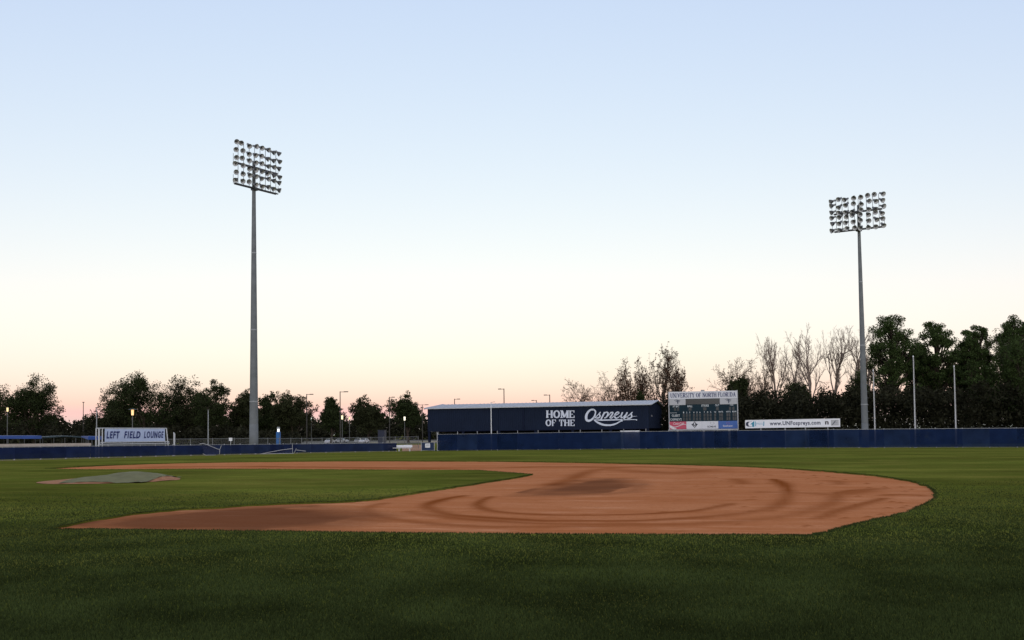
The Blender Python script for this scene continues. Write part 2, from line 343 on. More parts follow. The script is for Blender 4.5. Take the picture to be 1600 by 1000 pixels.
def dirt_material():
    m = bpy.data.materials.new('infield_clay'); m.use_nodes = True; n = m.node_tree.nodes; l = m.node_tree.links; b = n['Principled BSDF']
    tc = n.new('ShaderNodeTexCoord')
    def noise(s, d=5):
        x = n.new('ShaderNodeTexNoise'); x.inputs['Scale'].default_value = s; x.inputs['Detail'].default_value = d; l.new(tc.outputs['Object'], x.inputs['Vector']); return x.outputs['Fac']
    def ramp(v, a, b_):
        r = n.new('ShaderNodeMapRange'); r.inputs[1].default_value = a; r.inputs[2].default_value = b_; l.new(v, r.inputs[0]); return r.outputs[0]
    def mix(f, a, c):
        x = n.new('ShaderNodeMix'); x.data_type = 'RGBA'; l.new(f, x.inputs[0])
        for s, v in ((6, a), (7, c)):
            if isinstance(v, tuple): x.inputs[s].default_value = (*v, 1)
            else: l.new(v, x.inputs[s])
        return x.outputs[2]
    c = mix(ramp(noise(.35), .35, .65), (.475, .180, .076), (.54, .222, .104))
    c = mix(ramp(noise(14), .35, .8), c, (.43, .152, .062))
    def noise2(s, st, d=5):
        mp = n.new('ShaderNodeMapping'); mp.inputs['Scale'].default_value = st; l.new(tc.outputs['Object'], mp.inputs[0])
        x = n.new('ShaderNodeTexNoise'); x.inputs['Scale'].default_value = s; x.inputs['Detail'].default_value = d; x.inputs['Roughness'].default_value = .7; l.new(mp.outputs[0], x.inputs['Vector']); return x.outputs['Fac']
    c = mix(ramp(noise2(1.0, (.16, .75, 1)), .42, .70), c, (.41, .138, .052))          # dragged bands
    c = mix(ramp(noise2(1.0, (.35, 1.6, 1), 7), .54, .74), c, (.61, .277, .147))        # dry crust
    c = mix(ramp(noise2(7.0, (.5, 1, 1), 6), .58, .74), c, (.31, .106, .043))            # scuffs and clods
    a = n.new('ShaderNodeAttribute'); a.attribute_name = 'wear'; c = mix(ramp(a.outputs['Fac'], 0.0, 1.1), c, (.23, .062, .016))
    a = n.new('ShaderNodeAttribute'); a.attribute_name = 'damp'; c = mix(ramp(a.outputs['Fac'], 0.0, 1.25), c, (.125, .046, .023))
    l.new(c, b.inputs['Base Color']); b.inputs['Roughness'].default_value = 1.0; b.inputs['Specular IOR Level'].default_value = .0
    bu = n.new('ShaderNodeBump'); bu.inputs['Strength'].default_value = .6; bu.inputs['Distance'].default_value = .03; l.new(noise(25, 8), bu.inputs['Height']); l.new(bu.outputs[0], b.inputs['Normal'])
    return m
M_DIRT = dirt_material()
tag(link('infield_dirt', me, M_DIRT), 'orange clay infield with curved rake marks', kind='structure')

# pitcher's mound and its tarp
gl, gr = ground(57, 754), ground(283, 748.5); mc = (gl+gr)/2; mr = np.linalg.norm(gl-gr)/2
def dome(x, y):
    r = np.hypot(x-mc[0], y-mc[1])/mr; w = np.clip(1-r, 0, 1); r = np.hypot(x-mc[0]-1.25*rt0[0]*w*1.2, y-mc[1]-1.25*rt0[1]*w*1.2)/mr
    return .33*np.clip(1-np.clip((r-.16)/.86, 0, 1)**1.25, 0, 1)-.012
def disc(name, m, R_, nr, na, zf, wobble=0.0, seed=1):
    r_ = random.Random(seed); wv = [1+r_.uniform(-wobble, wobble) for _ in range(na)]; b = MB(); b.v = [(mc[0], mc[1], zf(mc[0], mc[1]))]
    for i in range(1, nr+1):
        for k in range(na):
            a = 2*math.pi*k/na; q = R_*i/nr*(1+(wv[k]-1)*i/nr); x, y = mc[0]+q*math.cos(a), mc[1]+q*math.sin(a); b.v.append((x, y, float(zf(x, y))))
    for k in range(na): b.f.append((0, 1+k, 1+(k+1) % na))
    for i in range(nr-1):
        for k in range(na): b.f.append((1+i*na+k, 1+(i+1)*na+k, 1+(i+1)*na+(k+1) % na, 1+i*na+(k+1) % na))
    return b.build(name, m, None, True)
m_mound = mat('mound_clay', (.34, .16, .085), .95, .2, 3, bump=.4, bscale=30, spec=.1)
tag(disc('pitchers_mound', m_mound, mr, 10, 40, lambda x, y: dome(x, y)+.016, .02), 'low clay mound in the infield turf', kind='structure')
m_tarp = mat('tarp_grey', (.165, .158, .088), .9, .14, 2.0, bump=.25, bscale=6, spec=.05)
tarp = MB(); ua = unit([rt0[0], rt0[1], 0]); va = np.array([-ua[1], ua[0], 0]); ng = 26
for i in range(ng+1):
    for j in range(ng+1):
        u = (i/ng-.5)*2*mr*.58; v = (j/ng-.5)*2*mr*.86; k = mc+ua*(u+.62)+va*(v-.1)
        wz = .022*math.sin(u*5+v*2.3)*math.sin(v*4-u)+.012*math.sin(u*11-v*7)
        tarp.v.append((k[0], k[1], max(float(dome(k[0], k[1])), 0)+.035+wz*.7))
for i in range(ng):
    for j in range(ng): a = i*(ng+1)+j; tarp.f.append((a, a+ng+1, a+ng+2, a+1))
tag(tarp.build('mound_tarp', m_tarp, None, True), 'grey tarpaulin spread over the pitcher\'s mound', 'tarp')

# grass blades standing in the near turf and along the cut edges
def blades(x, y, hgt, wid, rg):
    n_ = len(x); a = rg.random(n_)*2*math.pi; h = hgt*(.5+.9*rg.random(n_)); w = wid*(.6+.8*rg.random(n_)); le = rg.random(n_)*.7*h; la = rg.random(n_)*2*math.pi
    z = terrain(x, y)
    v = np.empty((n_, 3, 3)); v[:, 0] = np.stack([x+np.cos(a)*w, y+np.sin(a)*w, z-.003], 1); v[:, 1] = np.stack([x-np.cos(a)*w, y-np.sin(a)*w, z-.003], 1)
    v[:, 2] = np.stack([x+np.cos(la)*le, y+np.sin(la)*le, z+h], 1); return v.reshape(-1, 3)
rg = np.random.default_rng(12)
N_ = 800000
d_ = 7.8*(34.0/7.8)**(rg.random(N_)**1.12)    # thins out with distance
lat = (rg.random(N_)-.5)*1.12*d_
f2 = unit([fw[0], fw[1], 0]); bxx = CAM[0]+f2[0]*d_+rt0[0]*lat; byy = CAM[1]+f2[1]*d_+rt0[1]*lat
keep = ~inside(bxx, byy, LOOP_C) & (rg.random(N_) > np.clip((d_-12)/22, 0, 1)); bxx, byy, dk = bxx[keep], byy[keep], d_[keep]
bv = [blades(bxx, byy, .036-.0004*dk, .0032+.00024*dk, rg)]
t_ = rg.random(34000)
ii = (t_*nl).astype(int); fr_ = rg.random(34000)
ex = LOOP[ii, 0]*(1-fr_)+LOOP[(ii+1) % nl, 0]*fr_+rg.normal(0, .03, 34000); ey = LOOP[ii, 1]*(1-fr_)+LOOP[(ii+1) % nl, 1]*fr_+rg.normal(0, .03, 34000)
bv.append(blades(ex, ey, np.full(34000, .026), np.full(34000, .006), rg))
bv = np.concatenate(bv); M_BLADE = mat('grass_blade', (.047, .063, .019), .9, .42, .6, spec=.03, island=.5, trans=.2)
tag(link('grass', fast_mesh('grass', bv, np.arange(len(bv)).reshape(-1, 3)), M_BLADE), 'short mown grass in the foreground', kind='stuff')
#FIELDEND

# ================================================================== fences
M_STEEL = mat('galvanised_steel', (.33, .33, .34), .45, .1, 4, metal=.3)
M_SCREEN = mat('windscreen_navy', (.0085, .0185, .056), .9, .18, .8, bump=.15, bscale=3, spec=.03, alpha=.93)
M_SCREENL = mat('windscreen_blue', (.012, .021, .062), .9, .22, .7, bump=.15, bscale=3, spec=.03, alpha=.96)
M_WHITE = mat('white_paint', (.72, .72, .74), .5, .06, 3)
M_GREY = mat('grey_paint', (.30, .31, .32), .55, .1, 3)
M_BLACK = mat('black_plastic', (.012, .012, .014), .6, .1, 3)

def line_points(ctrl, spacing):
    """evenly spaced points on a plan polyline, on the terrain"""
    c = [np.array(q, float) for q in ctrl]; o_ = []; carry = 0.0
    for a, b in zip(c[:-1], c[1:]):
        L = np.linalg.norm(b-a); t = carry
        while t < L: q = a+(b-a)*t/L; o_.append(np.array([q[0], q[1], float(terrain(q[0], q[1]))])); t += spacing
        carry = t-L
    return o_
def windscreen_fence(name, label, P_, hgt, mscreen, seed, skip=()):
    t = thing(name, P_[0], label, 'fence'); r = random.Random(seed)
    NR = [unit([P_[min(i+1, len(P_)-1)][1]-P_[max(i-1, 0)][1], -(P_[min(i+1, len(P_)-1)][0]-P_[max(i-1, 0)][0]), 0]) for i in range(len(P_))]
    for i, p in enumerate(P_):
        b = MB(); q = p-NR[i]*.09; xt = .34 if (hgt > 2 and p[0] < 22) else .06; b.tube(q-np.array([0, 0, .1]), q+np.array([0, 0, hgt+xt]), .045, n=8)
        b.tube(q+np.array([0, 0, hgt+xt]), q+np.array([0, 0, hgt+xt+.05]), .055, .012, n=8)
        b.build('post', M_STEEL, t)
        b = MB(); b.tube(p+NR[i]*.01, p+NR[i]*.01+np.array([0, 0, .14]), .045, n=6); b.build('post_foot', M_STEEL, t)
    for i, (a, b_) in enumerate(zip(P_[:-1], P_[1:])):
        u = b_-a; L = np.linalg.norm(u[:2]); nrm = unit([u[1], -u[0], 0]); b = MB(); nu, nv = 8, 5; ph = r.uniform(0, 6)
        amp = r.uniform(.015, .05)
        for k in range(nu+1):
            for j in range(nv+1):
                s_, w_ = k/nu, j/nv
                bulge = amp*math.sin(math.pi*s_)*math.sin(math.pi*w_)*(1+.6*math.sin(ph+5*s_+2*w_))
                sag = -.035*math.sin(math.pi*s_)*(w_ > .99)*r.uniform(.2, 1)
                q = a+u*s_+nrm*(.05+bulge); b.v.append((q[0], q[1], q[2]+.10+(hgt-.13)*w_+sag))
        for k in range(nu):
            for j in range(nv): c = k*(nv+1)+j; b.f.append((c, c+nv+1, c+nv+2, c+1))
        b.build('windscreen_panel', mscreen[r.choice((0, 0, 1, 2))], t, True)
        b = MB(); e = -nrm*.09+np.array([0, 0, hgt]); b.tube(a+e, b_+e, .024, n=6); b.build('top_rail', M_STEEL, t)
        b = MB(); e = -nrm*.09+np.array([0, 0, .06]); b.tube(a+e, b_+e, .014, n=5); b.build('bottom_rail', M_STEEL, t)
    return t
FH = 2.40
def plan(px, d): p = at(px, 660, d); return (p[0], p[1])
OF = line_points([plan(684, 144.5), plan(880, 138.5), plan(1100, 133.2), plan(1350, 127), plan(1600, 121.3), plan(1720, 117.5), plan(1880, 111.5)], 3.05)
windscreen_fence('outfield_fence', 'tall navy windscreen fence across the outfield, in front of scoreboard', OF, FH, [M_SCREEN]+[mat('windscreen_navy_%s' % k, c, .9, .3, .6, bump=.15, bscale=3, spec=.03, alpha=.93) for k, c in (('faded', (.0125, .024, .060)), ('dark', (.0065, .015, .045)))], 4)
LF = line_points([plan(-260, 78.0), plan(-90, 88.5), plan(0, 94), plan(150, 102), plan(250, 112), plan(380, 123), plan(480, 133.5), plan(632, 147)], 2.6)
windscreen_fence('foul_side_fence', 'low blue windscreen fence along the left field foul side', LF, 1.24, [M_SCREENL]+[mat('windscreen_blue_%s' % k, c, .9, .3, .6, bump=.15, bscale=3, spec=.03, alpha=.96) for k, c in (('faded', (.016, .026, .064)), ('dark', (.009, .016, .050)))], 8)
# padded cap on the fence top at the far left
b = MB(); cap_pts = [p for p in LF if p[1] < 69.5]
t = thing('bleacher_plank', cap_pts[0]+np.array([0, .5, 0]), 'long beige plank seat just above the low fence at far left', 'bleacher')
for a, c in zip(cap_pts[:-1], cap_pts[1:]):
    u = c-a; L = np.linalg.norm(u); m_ = (a+c)/2+np.array([-.25, .35, 1.42]); b = MB(); ux = unit(u); b.box(m_, (L-.02, .32, .27), (ux, unit([-ux[1], ux[0], 0]), (0, 0, 1))); b.build('plank', mat('beige_plank', (.42, .36, .31), .7, .12, 2), t)
    b = MB(); b.tube((m_[0], m_[1], a[2]), (m_[0], m_[1], m_[2]-.06), .04, n=6); b.build('leg', M_STEEL, t)

# end post of the tall fence and the short gate beside it
dg = 145.5
g0, g1 = foot(658, dg), foot(678.3, dg-.3)
t = thing('gate', g0, 'small navy gate with white notice beside the tall fence end', 'gate')
for q in (g0, g1): b = MB(); b.tube(q, q+np.array([0, 0, 1.3]), .055, n=8); b.tube(q+np.array([0, 0, 1.3]), q+np.array([0, 0, 1.36]), .065, .02); b.build('post', M_STEEL, t)
b = MB(); u = g1-g0; ux = unit(u); ax = (ux, unit([-ux[1], ux[0], 0]), (0, 0, 1)); L = np.linalg.norm(u)
b.box((g0+g1)/2+np.array([0, 0, .66]), (L-.16, .02, 1.1), ax); b.build('panel', mat('gate_screen', (.012, .026, .07), .8, .2, 2), t)
b = MB()
for z in (.1, 1.24): b.tube(g0+np.array([0, 0, z])+ux*.06, g1+np.array([0, 0, z])-ux*.06, .025, n=6)
b.build('frame', M_STEEL, t)
b = MB(); c = (g0+g1)/2-ux*.02+np.array([0, -.03, .80]); b.box(c, (.74, .012, .6), ax); pl = b.build('notice', M_WHITE, t)
b = MB(); Pn = lambda u_, v_, l_: c+ux*u_+np.array([0, -.012-l_, 0])+np.array([0, 0, v_])
for k, v_ in enumerate((.14, .02, -.1)): text_mesh(b, 'IIIIII', Pn, -.26, .26, v_-.03, v_+.06)
b.build('print', mat('notice_ink', (.05, .06, .12), .7), pl)
e = OF[0]; t = None
# tall grey end post
b = MB(); q = foot(683.2, 145.2); b.tube(q, q+np.array([0, 0, 2.62]), .09, n=10); b.tube(q+np.array([0, 0, 2.62]), q+np.array([0, 0, 2.7]), .1, .03, n=10)
tag(b.build('end_post', M_STEEL), 'tall grey steel post at the left end of the tall navy fence', 'post')

# chain-link fence behind the low fence
M_LINK = mat('chain_link', (.20, .20, .19), .7, .1, 3, alpha=.16)
CL = line_points([plan(262, 131), plan(400, 138), plan(520, 158), plan(662, 176)], 3.0)
t = thing('chain_link_fence', CL[0], 'grey chain-link fence behind the low blue fence', 'fence')
for p in CL:
    b = MB(); b.tube(p, p+np.array([0, 0, 2.15]), .05, n=6); b.tube(p+np.array([0, 0, 2.15]), p+np.array([0, 0, 2.22]), .06, .02, n=6); b.build('post', mat('link_post', (.16, .16, .16), .6), t)
for a, c in zip(CL[:-1], CL[1:]):
    b = MB(); b.tube(a+np.array([0, 0, 2.12]), c+np.array([0, 0, 2.12]), .032, n=6); b.build('top_rail', MATS['link_post'], t)
    b = MB(); b.add([a+np.array([0, .05, .02]), c+np.array([0, .05, .02]), c+np.array([0, .05, 2.1]), a+np.array([0, .05, 2.1])], [(0, 1, 2, 3)]); b.build('mesh_panel', M_LINK, t)
p0 = at(360.3, 686.5, 134.0); b = MB(); b.box(p0, (.46, .02, .42), (unit([rt0[0], rt0[1], 0]), unit([fw[0], fw[1], 0]), (0, 0, 1)))
b.tube(p0+np.array([0, .03, -2.0]), p0+np.array([0, .03, .15]), .025, n=6)
tag(b.build('small_sign', M_WHITE), 'tiny white sign on a stake behind the low fence, left of tall light pole', 'sign')

# ================================================================== batting building
BY, BX0, BX1, BD = 118.6, -11.6, 21.0, 16.6
zb = float(terrain(0, BY)); zlow = height(840, 671.4, 143.5); zeave = 5.45; zridge = 6.2
B = thing('batting_building', (BX0, BY, zb), 'long navy metal building with pale roof and white painted words', 'building')
M_WALL = mat('navy_metal', (.0078, .0142, .034), .6, .12, .5, spec=.12)
M_ROOF = mat('pale_metal_roof', (.38, .39, .44), .5, .05, 1.0, metal=.2)
M_TRIM = mat('navy_trim', (.006, .010, .028), .6, .1, 2, spec=.1)
# front and back walls: ribbed sheets, one per bay
nb_ = 6; bw = (BX1-BX0)/nb_
def ribbed(x0, x1, y, z0, z1, face):
    b = MB(); x = x0; k = 0; prof = []
    while x < x1-1e-6: prof.append((x, 0)); prof.append((min(x+.20, x1), 0)); prof.append((min(x+.225, x1), .035)); prof.append((min(x+.275, x1), .035)); x += .30
    prof.append((x1, 0)); n_ = len(prof)
    b.v = [(p[0], y-face*p[1], z0) for p in prof]+[(p[0], y-face*p[1], z1) for p in prof]
    b.f = [(i, i+1, n_+i+1, n_+i) for i in range(n_-1)]; return b
for i in range(nb_):
    ribbed(BX0+.12+(bw)*i if i == 0 else BX0+bw*i, BX0+bw*(i+1), BY, zlow, zeave, 1).build('wall_panel', M_WALL, B)
    ribbed(BX0+bw*i, BX0+bw*(i+1), BY+BD, zb, zeave, -1).build('back_wall_panel', M_WALL, B)
for i in range(nb_+1):
    x = BX0+bw*i; b = MB(); x = min(max(x, BX0+.2), BX1-.2); b.box((x, BY+.2, (zb+zeave)/2), (.34, .3, zeave-zb)); b.build('column', M_TRIM, B)
for x in (BX0+bw*2+3.75, ):
    b = MB(); b.box((x, BY-.08, (zlow+zeave)/2), (.22, .14, zeave-zlow-.05)); b.build('downspout', M_TRIM, B)
b = MB(); b.box(((BX0+BX1)/2, BY-.02, zlow-.04), (BX1-BX0, .12, .12)); b.build('sill_beam', M_TRIM, B)
for x, s_ in ((BX1, 1), (BX0, -1)):                      # gable ends
    zz0 = zlow if s_ > 0 else zlow
    b = MB(); w_ = .06
    pr = [(BY+.02, zz0), (BY+BD, zz0), (BY+BD, zeave), (BY+BD/2, zridge), (BY+.02, zeave)]
    b.add([(x-s_*w_, y, z) for y, z in pr]+[(x, y, z) for y, z in pr], [(4, 3, 2, 1, 0), (5, 6, 7, 8, 9)]+[(i, (i+1) % 5, 5+(i+1) % 5, 5+i) for i in range(5)])
    b.build('gable_wall', M_WALL, B)
    k = 0
    for j in range(1, int(BD/.6)):
        y = BY+j*.6; zt = zeave+(zridge-zeave)*(1-abs(y-BY-BD/2)/(BD/2)); b = MB() if j == 1 else b
        b.box((x+s_*.02, y, (zz0+zt)/2), (.04, .06, zt-zz0-.06))
    b.build('gable_ribs', M_WALL, B)
b = MB(); b.box((BX1+.05, BY+2.7, 3.9), (.06, .16, .22)); b.box((BX1+.12, BY+2.7, 3.85), (.14, .1, .1)); b.build('wall_lamp', M_STEEL, B)
ov = .35
for s_ in (0, 1):                                         # roof slopes as ribbed sheets with thickness
    y0, y1 = (BY-ov, BY+BD/2) if s_ == 0 else (BY+BD+ov, BY+BD/2); ze = zeave-(zridge-zeave)*ov/(BD/2)+.05; zr = zridge+.05
    for i in range(nb_):
        x0 = BX0-(ov if i == 0 else 0)+bw*i+(ov if i == 0 else 0)*0; x1 = BX0+bw*(i+1)+(ov if i == nb_-1 else 0)
        b = MB(); b.add([(x0, y0, ze), (x1, y0, ze), (x1, y1, zr), (x0, y1, zr), (x0, y0, ze-.09), (x1, y0, ze-.09), (x1, y1, zr-.09), (x0, y1, zr-.09)], [(0, 1, 2, 3), (7, 6, 5, 4), (0, 4, 5, 1), (1, 5, 6, 2), (2, 6, 7, 3), (3, 7, 4, 0)])
        x = x0+.3
        while x < x1-.1: dz = np.array([0, 0, .03]); b.tube((x, y0, ze+.015), (x, y1, zr+.015), .03, n=4); x += .6
        b.build('roof_panel', M_ROOF, B)
b = MB(); b.box(((BX0+BX1)/2, BY-ov-.06, zeave-.02), (BX1-BX0+2*ov, .11, .14)); b.build('gutter', mat('gutter_pale', (.45, .46, .50), .4), B)
for x in (BX1+ov+.03, BX0-ov-.03):
    for s_ in (0, 1):
        ya, yb = (BY-ov, BY+BD/2) if s_ == 0 else (BY+BD+ov, BY+BD/2); b = MB(); b.tube((x, ya, zeave-.02), (x, yb, zridge+.03), .12, n=4); b.build('rake_trim', M_ROOF, B)
# floor, and dark netting inside the open lower front
b = MB(); b.box(((BX0+BX1)/2, BY+BD/2, zb+.03), (BX1-BX0-.3, BD-.3, .08)); b.build('floor', mat('cage_floor', (.05, .07, .04), .9), B)
for i in range(1, 4):
    b = MB(); y = BY+BD*i/4; b.add([(BX0+.5, y, zb+.1), (BX1-.5, y, zb+.1), (BX1-.5, y, zeave-.4), (BX0+.5, y, zeave-.4)], [(0, 1, 2, 3)]); b.build('cage_net', mat('cage_net', (.01, .01, .01), .9, alpha=.75), B)
M_LET = mat('white_lettering', (.62, .66, .76), .6, .05, 2)
PW = lambda u, v, l: np.array(on_y(u, v, BY-.045-l))
def painted_words(words, u0, u1, v0, v1, tw, sw):
    tot = sum(NARROW.get(c, 1) for c in words); u = u0
    for c in words:
        w_ = NARROW.get(c, 1)*(u1-u0)/tot
        if c != ' ':
            b = MB(); serif_text(b, c, lambda p, q, l: PW(p, q, l), u, u+w_, v0, v1, tw, sw); b.build('letter', M_LET, B)
        u += w_
painted_words('HOME', 853, 898.3, 653.0, 641.3, .26, .14)
painted_words('OF THE', 852.3, 898.3, 665.6, 655.6, .26, .14)
Z = lambda pts: [(900+x/14.545, 620+y/14.545) for x, y in pts]
def script(name, strokes):
    b = MB()
    for j, (pts, w_) in enumerate(strokes):
        q = spline(Z(pts), 4); n_ = len(q)
        ww = w_/14.545 if np.isscalar(w_) else [np.interp(i/(n_-1), np.linspace(0, 1, len(w_)), w_)/14.545 for i in range(n_)]
        ribbon(b, q, ww, PW, .0015*j)
    return b.build(name, M_LET, B)
script('script_letter', [([(400, 290), (440, 325), (440, 380), (420, 440), (385, 490), (335, 530), (280, 545), (240, 520), (230, 465), (243, 400), (280, 340), (335, 295), (400, 290)], [38, 34, 30, 34, 40, 44, 52, 58, 58, 54, 46, 40, 38])])
script('script_letter', [([(400, 490), (470, 440), (560, 345)], [24, 18, 14]), ([(560, 348), (528, 385), (545, 430), (530, 468), (490, 482), (440, 478)], [22, 30, 34, 32, 28, 18])])
script('script_letter', [([(650, 345), (610, 430), (560, 525)], [34, 36, 30]), ([(615, 410), (670, 355), (722, 360), (720, 415), (680, 470), (640, 482)], [18, 26, 34, 34, 28, 18])])
script('script_letter', [([(690, 470), (760, 400), (790, 350)], [16, 18, 24]), ([(785, 360), (840, 356), (810, 420), (775, 470), (805, 485), (860, 440)], [24, 30, 34, 32, 24, 16])])
script('script_letter', [([(862, 440), (930, 405), (978, 365), (945, 345), (895, 385), (878, 440), (905, 485), (955, 470), (1010, 425)], [16, 20, 24, 26, 32, 36, 30, 22, 14])])
script('script_letter', [([(1060, 350), (1028, 420), (1030, 475), (1075, 460), (1130, 400)], [32, 34, 28, 20, 16]), ([(1165, 352), (1125, 430), (1085, 505), (1030, 560)], [32, 34, 28, 22])])
script('script_letter', [([(1110, 478), (1190, 430), (1285, 345)], [16, 18, 16]), ([(1285, 348), (1250, 385), (1268, 430), (1252, 470), (1205, 488), (1160, 478)], [22, 30, 34, 32, 28, 18]), ([(1262, 450), (1330, 443), (1390, 440)], [10, 7, 4])])
script('swoosh', [([(405, 522), (480, 575), (600, 630), (740, 645), (860, 628), (960, 585), (1045, 530)], [14, 40, 46, 38, 36, 28, 16]), ([(405, 520), (600, 530), (900, 522), (1200, 518), (1390, 518)], [10, 30, 26, 18, 8]), ([(1345, 515), (1385, 532)], [10, 24])])

# left field foul pole in front of the building
q = foot(767.5, 143.2); b_z = height(767.5, 628, 143.2)
t = thing('foul_pole', q, 'thin white foul pole standing in front of the navy building', 'pole')
b = MB(); b.tube(q, (q[0], q[1], b_z), .075, .055, n=10); b.build('pole', M_WHITE, t)
b = MB(); tp = np.array([q[0], q[1], b_z-.05]); b.tube(tp, tp+np.array([.62, 0, .06]), .03, n=6); b.build('arm', M_STEEL, t)

# white cabinet behind the outfield fence
q = foot(984.5, 137.6); zt = height(984.5, 672.9, 137.6)
t = thing('white_cabinet', q, 'white boxy equipment cabinet behind the tall fence, below the script word', 'cabinet')
b = MB(); b.box((q[0], q[1], (q[2]+zt)/2-.05), (2.5, .9, zt-q[2]-.1)); b.build('body', M_WHITE, t)
b = MB(); b.box((q[0], q[1], zt-.05), (2.62, 1.0, .12)); b.build('lid', M_WHITE, t)
for k in (-1, 1): b = MB(); b.box((q[0]+k*.62, q[1]-.46, (q[2]+zt)/2-.05), (1.16, .03, zt-q[2]-.35)); b.build('door', M_WHITE, t)

# ================================================================== scoreboard
def frame(pA, pB):                     # board plane from its lower corners
    u = pB-pA; W_ = np.linalg.norm(u); ux = u/W_; nx_ = unit([ux[1], -ux[0], 0])
    return W_, ux, nx_
SD = 139.0
pa, pb = at(1046.6, 671.0, SD+.9), at(1152.6, 669.6, SD-.9); pb[2] = pa[2]
SW, sx, sn = frame(pa, pb); SH = height(1099, 611.2, SD)-pa[2]
gz = float(terrain(pa[0], pa[1])); base = np.array([(pa[0]+pb[0])/2, (pa[1]+pb[1])/2, gz])
S = thing('scoreboard', base, 'large baseball scoreboard headed UNIVERSITY OF NORTH FLORIDA', 'scoreboard')
PS = lambda u, v, l: pa+sx*(u*SW)+np.array([0, 0, v*SH])+sn*(l+.16)
X = lambda px: (px-1046.8)/105.4
V = lambda py: (671.0-1.4*0-py)/60.0    # v from photo row (board levelled)
def rect(u0, u1, v0, v1, name, m, l0=0.0, l1=.03, parent=S): b = MB(); slab_on(b, PS, u0, u1, v0, v1, l0, l1); return b.build(name, m, parent)
rect(0, 1, 0, 1, 'cabinet', mat('board_teal', (.009, .025, .037), .6, .1, 1, spec=.1), -.5, 0)
M_PANW = mat('panel_white', (.62, .62, .66), .55, .04, 1); M_PANG = mat('panel_grey', (.43, .43, .45), .55, .05, 1)
M_INK = mat('navy_ink', (.03, .04, .12), .6, .05, 2); M_DGT = mat('digit_black', (.006, .009, .012), .35, .1, 2); M_BLK = mat('display_black', (.004, .004, .005), .3, .1, 2)
M_LBL = mat('label_white', (.6, .62, .64), .6, .04, 2)
hd = rect(0, 1, .805, 1.0, 'header_panel', M_PANW, .002, .05)
hs_ = 'UNIVERSITY OF NORTH FLORIDA'; hu = .018; hk = (.982-.018)/sum(NARROW.get(c, 1) for c in hs_)
for c in hs_:
    hw_ = NARROW.get(c, 1)*hk
    if c != ' ': b = MB(); serif_text(b, c, PS, hu, hu+hw_, .84, .96, .28, .14, .053); b.build('letter', M_INK, hd)
    hu += hw_
for k, (u0, u1) in enumerate(((.002, .243), (.748, .998))):
    lp = rect(u0, u1, .645, .803, 'logo_panel', M_PANG, .002, .035)
    b = MB(); um = (u0+u1)/2; bird = lambda pts: [(um+a*.05, .735+c*.05) for a, c in pts]
    ribbon(b, spline(bird([(-1, .5), (-.4, .9), (.2, .6), (.9, .75)]), 4), [.004, .02, .03, .004], PS, .04)
    ribbon(b, spline(bird([(-.7, -.1), (-.1, .2), (.4, -.2), (.8, .2)]), 4), [.004, .02, .02, .004], PS, .041)
    ribbon(b, spline(bird([(.1, .4), (.05, -.4), (.15, -1.3)]), 4), [.02, .018, .012], PS, .042)
    b.build('emblem', mat('emblem_grey', (.08, .09, .12), .6), lp)
rect(.245, .746, .655, .803, 'message_display', M_BLK, .002, .03)
def label(s, u0, u1, v0, v1): b = MB(); text_mesh(b, s, PS, u0, u1, v0, v1, bold=.01, lift=.012); b.build('label_text', M_LBL, S)
label('AT BAT', .05, .15, .585, .635); label('BALL', .27, .345, .585, .635); label('STRIKE', .475, .585, .59, .645); label('OUT', .68, .738, .597, .648); label('H/E', .895, .945, .605, .655)
for u0, u1 in ((.07, .10), (.115, .145), (.285, .33), (.50, .55), (.69, .73), (.88, .91), (.93, .96)): rect(u0, u1, .49, .575, 'digit_window', M_DGT, .002, .012)
for k, (s_, pxc) in enumerate(zip(['1', '2', '3', '4', '5', '6', '7', '8', '9', '10'], (1069, 1073.8, 1078.5, 1085, 1089.8, 1094.5, 1101.5, 1106.4, 1111, 1118))):
    u = X(pxc); label(s_, u-.007-(.006 if s_ == '10' else 0), u+.007+(.006 if s_ == '10' else 0), .425, .465)
    for v0 in (.225, .325): rect(u-.014, u+.014, v0, v0+.085, 'digit_window', M_DGT, .002, .012)
for s_, pxc in (('RUNS', 1127), ('HITS', 1138.5), ('ERR', 1148)):
    u = X(pxc); label(s_, u-.032, u+.03, .43, .467)
    for v0 in (.225, .325):
        for k in (-1, 1): rect(u-.013+k*.016, u+.012+k*.016, v0, v0+.085, 'digit_window', M_DGT, .002, .012)
label('INNING', .01, .11, .43, .447); label('GUEST', .035, .155, .335, .395); label('OSPREYS', .01, .18, .232, .292)
# advertising strip along the bottom
ad = rect(.0, .248, .004, .205, 'ad_panel', mat('ad_red', (.50, .06, .11), .5, .05, 1), .002, .045)
b = MB()
ribbon(b, spline([(.0, .115), (.06, .06), (.13, .085), (.2, .13), (.248, .12)], 4), [.012, .02, .014, .012, .008], PS, .047)
ribbon(b, spline([(.002, .10), (.03, .05), (.06, .022), (.1, .012)], 4), [.02, .05, .04, .01], PS, .048)
text_mesh(b, 'Coca-Cola', PS, .055, .215, .125, .19, shear=.25, bold=.01, lift=.049)
b.build('print', mat('ad_white', (.66, .62, .64), .5), ad)
ad = rect(.249, .478, .004, .205, 'ad_panel', M_PANW, .002, .045); b = MB(); um = .37; vm = .115
ribbon(b, [(um-.04, vm+.02), (um, vm-.075), (um+.04, vm+.02)], .022, PS, .047); ribbon(b, [(um-.022, vm+.02), (um, vm+.08), (um+.022, vm+.02), (um, vm-.03), (um-.022, vm+.02)], .02, PS, .048)
b.build('print', mat('ad_ink', (.03, .035, .05), .6), ad)
